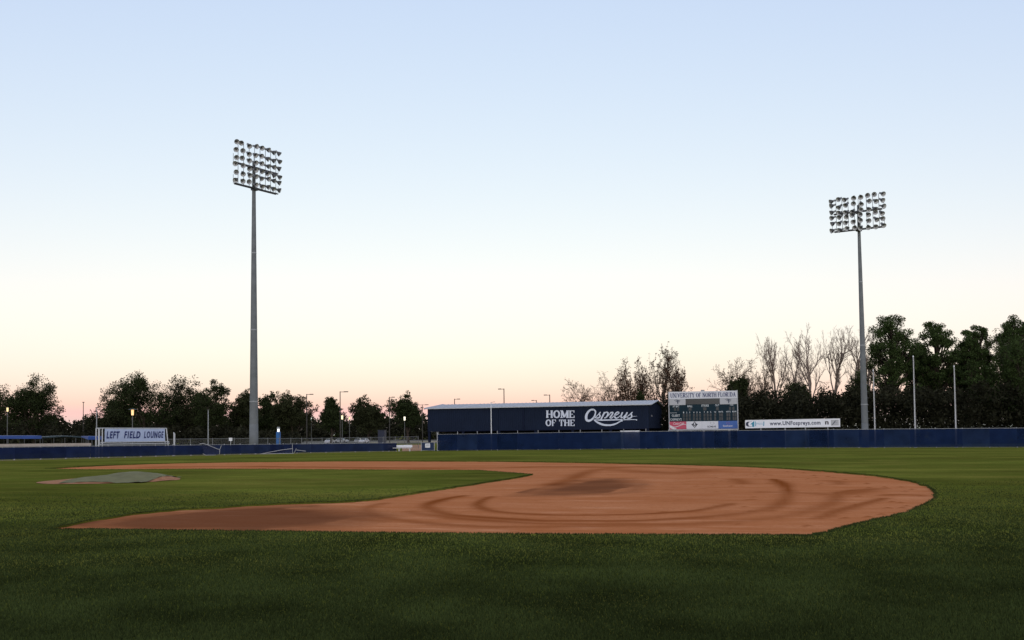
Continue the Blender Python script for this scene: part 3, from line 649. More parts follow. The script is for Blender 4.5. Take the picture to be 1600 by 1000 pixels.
ad = rect(.479, .718, .004, .205, 'ad_panel', M_PANW, .002, .045); b = MB(); text_mesh(b, 'BOMBAR', PS, .56, .69, .035, .085, bold=.02, lift=.047); b.build('print', MATS['ad_ink'], ad)
b = MB(); ribbon(b, ell(.63, .15, .03, .03, 0, 360, 14), .008, PS, .047); b.build('print', mat('ad_grey', (.4, .4, .42), .6), ad)
ad = rect(.719, 1.0, .004, .205, 'ad_panel', mat('ad_blue', (.03, .10, .34), .5, .06, 1), .002, .045); b = MB(); text_mesh(b, 'Southeast', PS, .785, .925, .055, .10, bold=.01, lift=.047); b.build('print', MATS['ad_white'], ad)
b = MB(); ribbon(b, ell(.86, .145, .02, .03, 0, 360, 12), .01, PS, .047); b.build('print', mat('ad_violet', (.16, .10, .3), .6), ad)
for u in (.12, .5, .88):
    q = PS(u, 0, -.35); b = MB(); b.box((q[0], q[1], (gz+q[2])/2+.2), (.3, .3, q[2]-gz+.4)); b.build('post', M_STEEL, S)
b = MB(); q = PS(.5, 1.0, -.2); b.box(q+np.array([0, 0, .1]), (.5, .25, .2)); b.build('horn', M_GREY, S)
for u in (-.006, 1.006): b = MB(); slab_on(b, PS, u-.006, u+.006, -.02, 1.01, -.5, .06); b.build('side_trim', M_PANG, S)
b = MB(); slab_on(b, PS, -.02, 1.012, -.03, -.004, -.5, .08); b.build('bottom_trim', M_PANG, S)

# ================================================================== web address sign
pa2, pb2 = at(1165.1, 668.6, 134.5), at(1312.3, 666.3, 130.8); z_ = (pa2[2]+pb2[2])/2
W2, sx2, sn2 = frame(np.array([pa2[0], pa2[1], 0]), np.array([pb2[0], pb2[1], 0])); h2 = 11.8*132.6/F
PG = lambda u, v, l: np.array([pa2[0], pa2[1], pa2[2]+(pb2[2]-pa2[2])*u])+sx2*(u*W2)+np.array([0, 0, v*h2])+sn2*l
G = thing('web_address_sign', (PG(.5, 0, 0)[0], PG(.5, 0, 0)[1], float(terrain(*PG(.5, 0, 0)[:2]))), 'long white board reading www.UNFospreys.com above the fence', 'sign')
b = MB(); slab_on(b, PG, 0, 1, 0, 1, 0, .08); bd = b.build('board', mat('board_white', (.80, .80, .84), .5, .04, .6), G)
b = MB()
for e_ in ((0, 1, -.05, .02), (0, 1, .98, 1.05), (-.004, .004, -.05, 1.05), (.996, 1.004, -.05, 1.05)): slab_on(b, PG, *e_, -.01, .095)
b.build('edge_trim', M_WHITE, G)
b = MB(); text_mesh(b, 'www.UNFospreys.com', PG, .262, .80, .12, .82, bold=.03, lift=.085, gap=1.1); b.build('lettering', mat('letter_navy', (.05, .06, .10), .6), bd)
b = MB(); ribbon(b, ell(.047, .5, .032, .33, 60, 300, 12), .028, PG, .084); b.build('emblem', mat('emblem_navy', (.01, .02, .06), .5), bd)
b = MB(); b.add([PG(*q, .086) for q in ((.05, .45), (.095, .92), (.095, .12), (.072, .12), (.072, .45))], [(0, 4, 3, 2, 1)]); b.build('emblem', mat('emblem_teal', (.03, .26, .38), .5), bd)
b = MB(); ribbon(b, [(.108, .2), (.195, .22), (.2, .8), (.108, .85), (.108, .2)], .012, PG, .084); text_mesh(b, 'PRESS', PG, .118, .188, .38, .66, lift=.085); b.build('emblem', mat('emblem_pale_blue', (.22, .42, .55), .5), bd)
b = MB(); text_mesh(b, 'n', PG, .847, .885, .28, .72, bold=.04, lift=.085); b.build('lettering', mat('letter_dark', (.03, .015, .03), .6), bd)
b = MB(); slab_on(b, PG, .908, .99, .12, .88, .081, .084); b.build('logo_ground', M_PANG, bd)
b = MB(); ribbon(b, spline([(.92, .2), (.94, .5), (.958, .75), (.985, .78)], 4), [.008, .012, .01, .004], PG, .09); ribbon(b, spline([(.932, .45), (.955, .5), (.975, .58)], 4), [.01, .008, .003], PG, .091); b.build('emblem', mat('emblem_grey', (.08, .09, .12), .6), bd)
for u in (.165, .425, .64, .875):
    q = PG(u, 0, -.06); b = MB(); gz2 = float(terrain(q[0], q[1])); b.tube((q[0], q[1], gz2), (q[0], q[1], q[2]+h2*.9), .075, n=8); b.build('post', M_STEEL, G)

# ================================================================== LEFT FIELD LOUNGE banner stand
lx0, lx1, ld0, ld1 = 163.5, 257.5, 108.0, 115.5
qa, qb = at(lx0, 690.2, ld0), at(lx1, 689.0, ld1); zl = (qa[2]+qb[2])/2
WL, ux, un = frame(np.array([qa[0], qa[1], 0]), np.array([qb[0], qb[1], 0])); HL = 19.6*111.7/F
gl_ = foot(210, 112)
Lg = thing('lounge_stand', gl_, 'pale blue banner reading LEFT FIELD LOUNGE on a white pipe frame', 'stand')
PL = lambda u, v, l: np.array([qa[0], qa[1], qa[2]+(qb[2]-qa[2])*u])+ux*(u*WL)+np.array([0, 0, v*HL])+un*l
b = MB(); nn_ = 16
for i in range(nn_+1):
    for j in range(3): b.v.append(tuple(PL(i/nn_, j/2, .015*math.sin(i*1.3)+.01*math.sin(j*3+i))))
for i in range(nn_):
    for j in range(2): a = i*3+j; b.f.append((a, a+3, a+4, a+1))
bn = b.build('banner', mat('banner_blue', (.44, .51, .70), .6, .08, 1.2), Lg, True)
for wd_, u0_, u1_ in (('LEFT', .025, .235), ('FIELD', .305, .575), ('LOUNGE', .635, .975)):
    b = MB(); text_mesh(b, wd_, PL, u0_, u1_, .25, .80, shear=.2, bold=.03, lift=.04, gap=1.22); b.build('word', mat('banner_ink', (.012, .022, .13), .6), bn)
M_PIPE = mat('white_pipe', (.52, .52, .53), .5, .06, 3)
zg = gl_[2]
for u, sl_ in ((-.09, 0), (-.035, 0), (1.03, .05)):
    lo_ = PL(u+sl_, -.2, -.02); lo_[2] = zg; hi_ = PL(u, 1.04, -.02); b = MB(); b.tube(lo_, hi_, .06, n=6); b.build('upright', M_PIPE, Lg)
    lo_ = PL(u+sl_, -.2, -.45); lo_[2] = zg; hi_ = PL(u, 1.04, -.45); b = MB(); b.tube(lo_, hi_, .05, n=6); b.build('back_upright', M_PIPE, Lg)
for v_, l_, u0_, u1_ in ((1.04, -.02, -.09, 1.03), (-.05, .0, -.06, 1.075), (-.19, .04, -.09, 1.08), (1.04, -.45, -.09, 1.03)):
    b = MB(); b.tube(PL(u0_, v_, l_), PL(u1_, v_, l_), .05, n=6); b.build('rail', M_PIPE, Lg)
for u in (-.09, 1.03): b = MB(); b.tube(PL(u, 1.04, -.02), PL(u, 1.04, -.45), .045, n=6); b.build('side_rail', M_PIPE, Lg)
b = MB(); slab_on(b, PL, -.06, 1.05, -.3, -.24, -.5, -.05); b.build('deck', M_GREY, Lg)
q = foot(272.5, 118); b = MB(); tz_ = height(271.5, 675.5, 118); b.tube(q, (q[0], q[1], tz_-.2), .11, n=8); b.tube((q[0], q[1], tz_-.2), (q[0]-.1, q[1], tz_), .11, .03, n=8)
tag(b.build('grey_post', M_PIPE), 'stout pale post just right of the pale blue banner', 'post')

# blue roof and tarps at far left behind the low fence
M_BLUE = mat('roof_blue', (.022, .065, .26), .45, .1, .7)
def awning(px0, px1, d0, d1, ytop, ybot, name, label, m, arch=0.0):
    a, c = at(px0, ytop, d0), at(px1, ytop, d1); hh = (ybot-ytop)*(d0+d1)/2/F; u = c-a; ux_ = unit([u[0], u[1], 0]); bk = unit([-ux_[1], ux_[0], 0]); g_ = float(terrain(a[0], a[1]))
    t_ = thing(name, ((a[0]+c[0])/2, (a[1]+c[1])/2, g_), label, 'canopy'); b = MB(); n_ = 14
    for i in range(n_+1):
        s_ = i/n_; q = a+u*s_; z = q[2]+arch*(math.sin(math.pi*s_)-1 if arch else 0)
        th = hh*(1 if not arch else .35+.3*abs(2*s_-1))
        b.v += [tuple(q[:2])+(z,), tuple(q[:2])+(z-th,), tuple((q+bk*3)[:2])+(z+.04,), tuple((q+bk*3)[:2])+(z-.06,)]
    for i in range(n_): o_ = i*4; b.f += [(o_, o_+1, o_+5, o_+4), (o_, o_+4, o_+6, o_+2), (o_+2, o_+6, o_+7, o_+3), (o_+1, o_+3, o_+7, o_+5)]
    b.f += [(0, 2, 3, 1), (n_*4, n_*4+1, n_*4+3, n_*4+2)]
    b.build('roof', m, t_)
    for k in range(5):
        for back in (0.1, 2.8): q = a+u*(k/4*.96+.02)+bk*back; b = MB(); b.tube((q[0], q[1], g_), (q[0], q[1], q[2]-hh*.4-abs(arch)), .035, n=6); b.build('post', mat('canopy_post', (.07, .07, .075), .6), t_)
    return t_
awning(-40, 65, 109, 113, 680.8, 685.6, 'bleacher_canopy', 'flat bright blue canopy at the left edge of the picture', M_BLUE)
awning(65.5, 137, 114.5, 117, 681.0, 685, 'arched_canopy', 'dark arched canopy between two bright blue canopies', mat('dark_green_canopy', (.012, .03, .04), .5, .1, .7), arch=.12)
awning(137.5, 161, 113, 114, 681.6, 687.0, 'bullpen_canopy', 'short bright blue canopy just left of the pale blue banner', M_BLUE)

# ================================================================== things along the low fence
def pipe_screen(name, label, segs, net, d, r=.035):
    P_ = lambda p: ground(p[0], p[1]) if p[1] > 706 else at(p[0], p[1], d)
    b0 = foot(net[0][0], d); t_ = thing(name, b0, label, 'net frame')
    for s_ in segs:
        q = [at(p[0], p[1], d+(p[2] if len(p) > 2 else 0)) for p in s_]; q = [np.array([v[0], v[1], max(v[2], float(terrain(v[0], v[1]))+.03)]) for v in q]
        b = MB(); b.path(q, r, 6); b.build('pipe', M_STEEL, t_)
    q = [at(p[0], p[1], d+.05+(p[2] if len(p) > 2 else 0)) for p in net]; q = [np.array([v[0], v[1], max(v[2], float(terrain(v[0], v[1]))+.02)]) for v in q]
    c = sum(q)/len(q); b = MB(); b.v = [tuple(v) for v in q]+[tuple(c+np.array([.1, .2, -.1]))]; n_ = len(q); b.f = [(i, (i+1) % n_, n_) for i in range(n_)]
    b.build('net', mat('blue_net', (.015, .022, .06), .9, .1, 2, alpha=.7), t_)
pipe_screen('batting_screen', 'fallen pipe frame with dark net against the low fence, left of light pole',
            [[(312, 693.5), (319, 693), (343.5, 703)], [(343, 703.5), (346, 696)], [(343.5, 703), (343, 709.5)], [(317, 709), (322, 712), (337, 712, -.6)]], [(315, 694), (343, 703), (343, 709), (337, 712), (320, 712)], 115.5)
pipe_screen('pitching_screen', 'low pipe frame with dark net against the low fence, right of light pole',
            [[(386, 708.5), (408, 710), (440, 703), (457, 701)], [(456.7, 692.5), (457.3, 709)], [(463, 700.5), (459.5, 710.5)], [(463, 703), (478, 705)], [(410, 709.5), (459, 709.5)]], [(392, 708), (408, 710.3), (457, 709.5), (457, 701), (440, 703)], 125.5)
# bench
q0, q1 = foot(606.5, 145.5), foot(640.5, 145); u = q1-q0; ux = unit([u[0], u[1], 0]); uy = np.array([-ux[1], ux[0], 0]); L = np.linalg.norm(u)
t = thing('players_bench', (q0+q1)/2, 'long white bench beside the small navy gate', 'bench')
for k in range(3): b = MB(); b.box((q0+q1)/2+uy*(k*.2-.2)+np.array([0, 0, .50]), (L+.45, .17, .06), (ux, uy, (0, 0, 1))); b.build('seat_slat', M_WHITE, t)
for k in range(2): b = MB(); b.box((q0+q1)/2+uy*.42+np.array([0, 0, .66+.18*k]), (L+.45, .05, .15), (ux, uy, (0, 0, 1))); b.build('back_slat', M_WHITE, t)
for s_ in (.02, .5, .98):
    for w_ in (-.2, .3): q = q0+u*s_+uy*w_; b = MB(); b.tube(q, q+np.array([0, 0, .48 if w_ < 0 else .9])+uy*(.1 if w_ > 0 else 0), .04, n=6); b.build('leg', M_WHITE, t)

# ================================================================== stadium light towers
def dish(n=14):
    b = MB(); prof = [(.02, .16), (.10, .13), (.19, .09), (.26, .0), (.30, -.12), (.30, -.16)]
    for y, r in ((.0, .0),): pass
    rings = [(.11, .34), (.20, .20), (.27, .02), (.285, -.05)]
    for r, z in rings: b.v += [(r*math.cos(2*math.pi*k/n), r*math.sin(2*math.pi*k/n), z) for k in range(n)]
    for i in range(len(rings)-1):
        for k in range(n): b.f.append((i*n+k, i*n+(k+1) % n, (i+1)*n+(k+1) % n, (i+1)*n+k))
    b.f.append(tuple(range(n-1, -1, -1))); return b
def mesh_of(b, name, m, smooth=False):
    me = bpy.data.meshes.new(name); me.from_pydata(b.v, [], b.f); me.update(); me.materials.append(m)
    if smooth: me.polygons.foreach_set('use_smooth', [True]*len(me.polygons))
    return me
M_HOUS = mat('lamp_housing', (.10, .10, .105), .5, .1, 4, metal=.5); M_REFL = mat('lamp_reflector', (.86, .86, .86), .45, .05, 4, trans=.35); M_BULB = mat('lamp_bulb', (.12, .12, .13), .3, .05, 4)
ME_H = mesh_of(dish(), 'floodlight', M_HOUS, True)
b = MB(); n = 14
for r, z in ((.265, -.045), (.20, .10), (.09, .22)): b.v += [(r*math.cos(2*math.pi*k/n), r*math.sin(2*math.pi*k/n), z) for k in range(n)]
for i in range(2):
    for k in range(n): b.f.append((i*n+k, (i+1)*n+k, (i+1)*n+(k+1) % n, i*n+(k+1) % n))
b.f.append(tuple(2*n+k for k in range(n))); ME_R = mesh_of(b, 'reflector', M_REFL, True)
b = MB(); b.tube((0, 0, .2), (0, 0, .02), .05, .035, n=8); ME_B = mesh_of(b, 'bulb', M_BULB)
b = MB(); b.box((0, 0, .46), (.2, .2, .26)); b.tube((-.15, 0, .42), (-.15, 0, .2), .02, n=4); b.tube((.15, 0, .42), (.15, 0, .2), .02, n=4); ME_C = mesh_of(b, 'ballast_box', M_GREY)
M_POLE = mat('concrete_pole', (.150, .160, .165), .75, .14, 1.3, bump=.2, bscale=10)
def tower(px, d, pyl, pyu, ang, rb, rt_, label, rows_l, rows_u, seed, half_=3.55):
    """pyl, pyu: photo rows of the lower and upper crossarm at the pole; ang: plan angle of the arms"""
    q = foot(px, d); r_ = random.Random(seed); zl_, zu = height(px, pyl, d), height(px, pyu, d)
    t_ = thing('light_tower', q, label, 'light tower', 'stadium light towers')
    b = MB(); n_ = 14; hs = [0, .15, .15, .5, 1.0]; z0 = q[2]
    for k in range(10):
        a_, c_ = k/10, (k+1)/10; b.tube((q[0], q[1], z0+(zu-z0+1.0)*a_), (q[0], q[1], z0+(zu-z0+1.0)*c_), rb+(rt_-rb)*a_, rb+(rt_-rb)*c_, n=n_, cap=(k in (0, 9)))
    b.build('pole', M_POLE, t_, True)
    for k in (.18, .43, .7): b = MB(); z = z0+(zu-z0)*k; rr = rb+(rt_-rb)*k; b.tube((q[0], q[1], z), (q[0], q[1], z+.14), rr+.02, n=n_); b.build('collar', M_GREY, t_)
    for k in range(9): b = MB(); z = z0+3.0+k*.9; rr = rb+(rt_-rb)*(z-z0)/(zu-z0); b.tube((q[0]+rr*.8, q[1]-rr*.5, z), (q[0]+rr*.8+.22, q[1]-rr*.6, z), .018, n=4); b.build('climbing_peg', M_STEEL, t_)
    ax = np.array([math.cos(ang), math.sin(ang), 0]); fr = np.array([ax[1], -ax[0], 0])     # fr: towards the field
    half = half_
    for z, rows in ((zl_, rows_l), (zu, rows_u)):
        for off in (.32, .62): b = MB(); c = np.array([q[0], q[1], z])+fr*off; b.box(c, (2*half, .09, .16), (ax, fr, (0, 0, 1))); b.build('crossarm', M_HOUS, t_)
        b = MB(); c = np.array([q[0], q[1], z+.1])+fr*.47; b.box(c, (2*half, .26, .03), (ax, fr, (0, 0, 1))); b.build('catwalk_grating', M_HOUS, t_)
        b = MB(); b.box(np.array([q[0], q[1], z])+fr*.2, (.7, .8, .3), (ax, fr, (0, 0, 1))); b.build('mounting_bracket', M_HOUS, t_)
        for k in range(8):
            s_ = -half+.33+k*(2*half-.66)/7; c = np.array([q[0], q[1], z])+ax*s_+fr*.66
            b = MB(); b.tube(c, c+np.array([0, 0, max(rows)+.1]), .035, n=5); b.build('lamp_strut', M_HOUS, t_)
            for rr in rows:
                fan = (k-3.5)/3.5; yaw_ = fan*math.radians(48)+r_.uniform(-.3, .3); pit = math.radians(28+r_.uniform(-12, 12))
                dh = fr*math.cos(yaw_)+ax*math.sin(yaw_); dv = dh*math.cos(pit)-np.array([0, 0, math.sin(pit)])
                zax = -dv; pos = c+np.array([0, 0, rr+r_.uniform(-.12, .12)])+dv*.42+ax*(fan*.30+r_.uniform(-.08, .08))
                rot = Vector(zax).to_track_quat('Z', 'Y')
                hp = bpy.data.objects.new('floodlight', ME_H); COL.objects.link(hp); hp.parent = t_; hp.location = tuple(pos-q); hp.rotation_mode = 'QUATERNION'; hp.rotation_quaternion = rot; hp.scale = (1.2, 1.2, 1.2)
                for nm, me_ in (('reflector', ME_R), ('bulb', ME_B), ('ballast_box', ME_C)):
                    o_ = bpy.data.objects.new(nm, me_); COL.objects.link(o_); o_.parent = hp
        for e_ in (-1, 1):
            c = np.array([q[0], q[1], z])+ax*e_*(half+.12)+fr*.45; b = MB(); b.path([c-ax*e_*.3, c+ax*e_*.15, c+ax*e_*.15+np.array([0, 0, 1.15])], .028, 5); b.build('guard_rail', M_HOUS, t_)
    b = MB(); b.tube((q[0], q[1], zu+.9), (q[0], q[1], zu+1.9), .03, n=5); b.build('lightning_rod', M_STEEL, t_)
    return t_
dirA = at(364, 283, 1.0)
angL = math.atan2(*(lambda v: (v[1], v[0]))(at(429, 300, 131.9)-at(364, 282.3, 126.1)))
angR = math.atan2(*(lambda v: (v[1], v[0]))(at(1376, 352, 130.4)-at(1306, 360, 133.4)))
tower(396.6, 129.0, 291.5, 258.5, angL, .60, .20, 'tall grey light tower at left, behind the low blue fence', (.55, 1.6, 2.5), (.7, 1.75, 2.8), 3)
tower(1351.3, 131.9, 356.5, 328.3, angR, .46, .17, 'tall grey light tower at right, in front of the pines', (.3, 1.15, 2.0), (.3, 1.15, 1.95), 4, 3.1)

# flagpoles
for px, pt, py0, dd, lab in ((1366.6, 1364.6, 580, 129.5, 'shortest white flagpole, nearest the right light tower'), (1429.3, 1429.0, 558, 127.5, 'tallest white flagpole, in the middle of three'), (1492.8, 1492.6, 573.5, 125.5, 'white flagpole farthest right, before dark trees')):
    q = foot(px, dd); tp = at(pt, py0, dd); tp[:2] = q[:2]+(tp[:2]-q[:2])*.3
    t = thing('flagpole', q, lab, 'flagpole', 'white flagpoles behind the outfield fence')
    b = MB(); b.tube(q, tp, .085, .04, n=10); b.build('pole', mat('flagpole_white', (.52, .51, .52), .5), t)
    b = MB(); n = 8; b.tube(tp, tp+np.array([0, 0, .12]), .05, .1, n=8); b.tube(tp+np.array([0, 0, .12]), tp+np.array([0, 0, .22]), .1, .03, n=8); b.build('finial', M_WHITE, t)
    b = MB(); b.tube(q+np.array([.13, -.05, 1.0]), tp+np.array([.07, -.03, -.1]), .008, n=4); b.build('halyard', M_WHITE, t)
    b = MB(); b.tube(q, q+np.array([0, 0, .25]), .2, .16, n=10); b.build('base_collar', M_GREY, t)

# ================================================================== beyond the fence: paths, car park, lamps, cars
def sheet(name, corners, lift, m, label):
    b = MB(); b.add([(p[0], p[1], float(terrain(p[0], p[1]))+lift) for p in corners], [(0, 1, 2, 3)]); return tag(b.build(name, m), label, kind='structure')
def strip(name, line, wdt, lift, m, label, side=1):
    b = MB(); n_ = len(line)
    for i, p in enumerate(line):
        a = line[max(i-1, 0)]; c = line[min(i+1, n_-1)]; tt = unit([c[0]-a[0], c[1]-a[1], 0]); nn = np.array([tt[1], -tt[0], 0])
        for w_ in (0, wdt): q = p+nn*w_*side; b.v.append((q[0], q[1], float(terrain(q[0], q[1]))+lift))
    b.f = [(2*i, 2*i+1, 2*i+3, 2*i+2) for i in range(n_-1)]; return tag(b.build(name, m), label, kind='structure')
M_SAND = mat('warning_track', (.30, .22, .14), .95, .2, .6, spec=.1)
strip('warning_track', [p+np.array([0, .3, 0]) for p in LF], 3.6, .012, M_SAND, 'thin tan warning track along the low fence')
strip('fence_line_soil', [p+np.array([0, .6, 0]) for p in OF], 1.1, .012, mat('bare_soil', (.11, .10, .05), .95, .25, .8, spec=.1), 'strip of bare soil at the foot of the tall fence')
sheet('clay_path', [foot(628, 148.5), foot(657.5, 148.5), foot(664, 235), foot(628, 235)], .012, mat('clay_path', (.34, .19, .11), .95, .15, .5, spec=.1), 'orange clay path through the gap behind the bench')
sheet('car_park', [foot(330, 265), foot(700, 265), foot(760, 480), foot(330, 480)], .02, mat('car_park', (.16, .15, .13), .95, .2, .3, spec=.0), 'pale grey car park beyond the trees')
sheet('verge', [foot(560, 300), foot(690, 300), foot(700, 330), foot(560, 330)], .03, mat('verge_tan', (.30, .25, .16), .95, .2, .4, spec=.1), 'dry tan verge by the car park')
def area_lamp(px, py, d, arm, label, double=False):
    q = foot(px, d); z = height(px, py, d); t_ = thing('area_lamp', q, label, 'lamp post', 'car park lamp posts')
    b = MB(); b.tube(q, (q[0], q[1], z), .12, .085, n=8); b.build('pole', mat('bronze_pole', (.028, .024, .02), .5, .1, 3), t_)
    for s_ in ((-1, 1) if double else (1 if arm > 0 else -1,)):
        r_ = rt0*s_; L = abs(arm); b = MB(); tp = np.array([q[0], q[1], z-.1]); b.tube(tp, tp+r_*L*.55, .05, n=6); b.build('arm', MATS['bronze_pole'], t_)
        b = MB(); b.box(tp+r_*(L*.75)+np.array([0, 0, .02]), (L*.55, .4, .16), (r_, np.cross([0, 0, 1], r_), (0, 0, 1))); b.build('lamp_head', MATS['bronze_pole'], t_)
for a in ((479.3, 615.5, 200, 1.3, 'dark area lamp beside the oak, left of the tallest-armed lamp'), (531.6, 611.5, 190, 1.5, 'dark area lamp rising beside the small rounded oak'), (608.6, 620, 205, 1.1, 'dark area lamp between the two oaks left of the building'),
          (660, 632, 260, 1.6, 'double-armed lamp just over the left end of the building', True), (710.5, 623, 215, 1.2, 'leftmost single lamp over the roof of the navy building'), (788, 607, 190, -1.1, 'tallest lamp over the middle of the building roof'),
          (838.5, 625, 225, -1.1, 'short lamp over the roof, left of the word HOME'), (859.5, 616.5, 205, -1.2, 'lamp over the roof, just above the word HOME')): area_lamp(*a)
for px, py, dd, lab in ((130, 628.5, 175, 'thin dark pole in the gap between the two left tree groups'), (151, 637, 150, 'thin grey pole left of the pale blue banner'), (325.3, 640, 142, 'thin grey pole before the large oaks, left of light tower')):
    q = foot(px, dd); z = height(px, py, dd); t = thing('slim_pole', q, lab, 'pole'); b = MB(); b.tube(q, (q[0], q[1], z), .085, .055, n=8); b.build('pole', M_GREY if px > 140 else MATS['bronze_pole'], t)
    b = MB(); b.box((q[0], q[1], z), (.32, .18, .12)); b.build('cap', MATS['bronze_pole'], t)
def lantern(px, py, d, col, st, label, hood=False, sz=.72):
    q = foot(px, d); z = height(px, py, d); t_ = thing('lantern', q, label, 'street lamp', 'lit walkway lanterns')
    b = MB(); b.tube(q, (q[0], q[1], z-.42*sz), .06, .045, n=8); b.build('post', mat('lantern_post', (.12, .12, .12), .6), t_)
    b = MB(); b.tube((q[0], q[1], z-.40*sz), (q[0], q[1], z+.40*sz), .17*sz, .2*sz, n=10); b.build('lit_globe', mat('glow_%s' % label[:9], (.8, .7, .5), .5, emit=(col, st)), t_)
    b = MB(); R_ = .75 if hood else .26; b.tube((q[0], q[1], z+.42*sz), (q[0], q[1], z+.55*sz), R_*sz, .08*sz, n=12); b.build('hood', MATS['bronze_pole'], t_)
lantern(207, 644.5, 130, (1, .55, .18), 1.1, 'orange lit lantern with wide hood above the pale blue banner', True, .9)
lantern(11.5, 640, 150, (1, .75, .3), 1.0, 'dim lit lantern among branches at the left edge')
lantern(534.7, 652.2, 175, (1, .85, .45), 1.3, 'bright yellow lantern beside the small rounded oak', sz=.85)
lantern(546, 653.4, 215, (1, .75, .3), .9, 'smaller yellow lantern, right of the bright yellow one', sz=.72)
lantern(486.5, 654.5, 230, (.85, 1, .9), .9, 'small white lantern right of the large oak', sz=.7)
lantern(609, 651.5, 225, (1, .82, .6), 1.1, 'pale lantern between the two oaks left of the building', sz=.7)
lantern(632.2, 654, 190, (1, .93, .75), 1.5, 'white lantern in front of the oak nearest the building', sz=.85)
# blue emergency call tower
q = foot(435, 150); zt = height(435, 667, 150); t = thing('call_tower', q, 'bright blue emergency call pillar with white light right of light tower', 'call box')
b = MB(); b.box((q[0], q[1], (q[2]+zt-.75)/2), (.5, .5, zt-.75-q[2])); b.build('pillar', mat('pillar_blue', (.02, .12, .36), .4, .08, 2), t)
b = MB(); b.tube((q[0], q[1], zt-.75), (q[0], q[1], zt-.3), .17, n=10); b.build('lit_beacon', mat('beacon_white', (.8, .8, .8), .4, emit=((1, 1, 1), 1.2)), t)
b = MB(); b.tube((q[0], q[1], zt-.3), (q[0], q[1], zt), .24, .2, n=10); b.build('cap', M_GREY, t)
# dark blue kiosk
q = foot(597, 240); z = height(597, 672.5, 240); t = thing('kiosk', q, 'dark blue boxy kiosk standing past the bench', 'kiosk')
b = MB(); b.box((q[0], q[1], (q[2]+z)/2), (1.7, 1.2, z-q[2])); b.build('body', mat('kiosk_blue', (.022, .026, .05), .5, .1, 2), t)
b = MB(); b.box((q[0], q[1], z+.05), (1.9, 1.4, .12)); b.build('roof', MATS['kiosk_blue'], t)
# parked cars
def car(px, d, rz, col, label):
    q = foot(px, d); t_ = thing('parked_car', q, label, 'car', 'cars in the car park'); c_, s_ = math.cos(rz), math.sin(rz); R_ = lambda x, y, z: (q[0]+x*c_-y*s_, q[1]+x*s_+y*c_, q[2]+z)
    m = mat('car_'+col[0], col[1], .3, .03, 1, spec=.6)
    prof = [(-2.2, .3), (-2.25, .75), (-1.9, .95), (-1.1, 1.0), (-.5, 1.42), (.8, 1.45), (1.5, 1.0), (2.15, .85), (2.2, .3)]
    b = MB(); n_ = len(prof); wv = [.85 if z < 1.2 else .66 for _, z in prof]
    b.v = [R_(x, -w_, z) for (x, z), w_ in zip(prof, wv)]+[R_(x, w_, z) for (x, z), w_ in zip(prof, wv)]
    b.f = [tuple(range(n_)), tuple(range(2*n_-1, n_-1, -1))]+[(i, n_+i, n_+(i+1) % n_, (i+1) % n_) for i in range(n_)]; b.build('body', m, t_)
    mg = mat('car_glass', (.02, .025, .03), .1, .05, 2, spec=.8)
    for nm, v_ in (('windscreen', [(-1.05, -.7, 1.03), (-1.05, .7, 1.03), (-.56, .6, 1.40), (-.56, -.6, 1.40)]), ('rear_window', [(1.45, -.7, 1.05), (1.45, .7, 1.05), (.88, .6, 1.42), (.88, -.6, 1.42)])):
        b = MB(); of = -.02 if nm == 'windscreen' else .02; b.add([R_(x+of, y, z+.015) for x, y, z in v_], [(0, 1, 2, 3)]); b.build(nm, mg, t_)
    for y in (-.78, .78): b = MB(); k = 1.0 if y > 0 else -1; b.add([R_(x, k*(.86-.2*(z-1.0)/.42)+k*.01, z) for x, z in ((-.9, 1.04), (1.25, 1.04), (.75, 1.38), (-.5, 1.36))], [(0, 1, 2, 3)]); b.build('side_window', mg, t_)
    for x in (-1.4, 1.4):
        for y in (-.82, .82): b = MB(); b.tube(R_(x, y-.1, .32), R_(x, y+.1, .32), .32, n=12); b.build('wheel', M_BLACK, t_)
    for y in (-.6, .6): b = MB(); b.box(R_(-2.24, y, .7), (.08, .3, .14)); b.build('headlight', mat('headlight', (.7, .7, .7), .2), t_)
car(514.5, 292, 1.75, ('white', (.62, .62, .66)), 'white parked car under the small rounded oak')
car(559, 300, 1.85, ('silver', (.40, .41, .43)), 'silver parked car between the two white cars')
car(568.8, 290, 1.6, ('white', (.62, .62, .66)), 'white parked car left of the twin-trunked oak')
car(533, 310, 3.2, ('silver', (.40, .41, .43)), 'silver parked car behind the bright yellow lantern post')

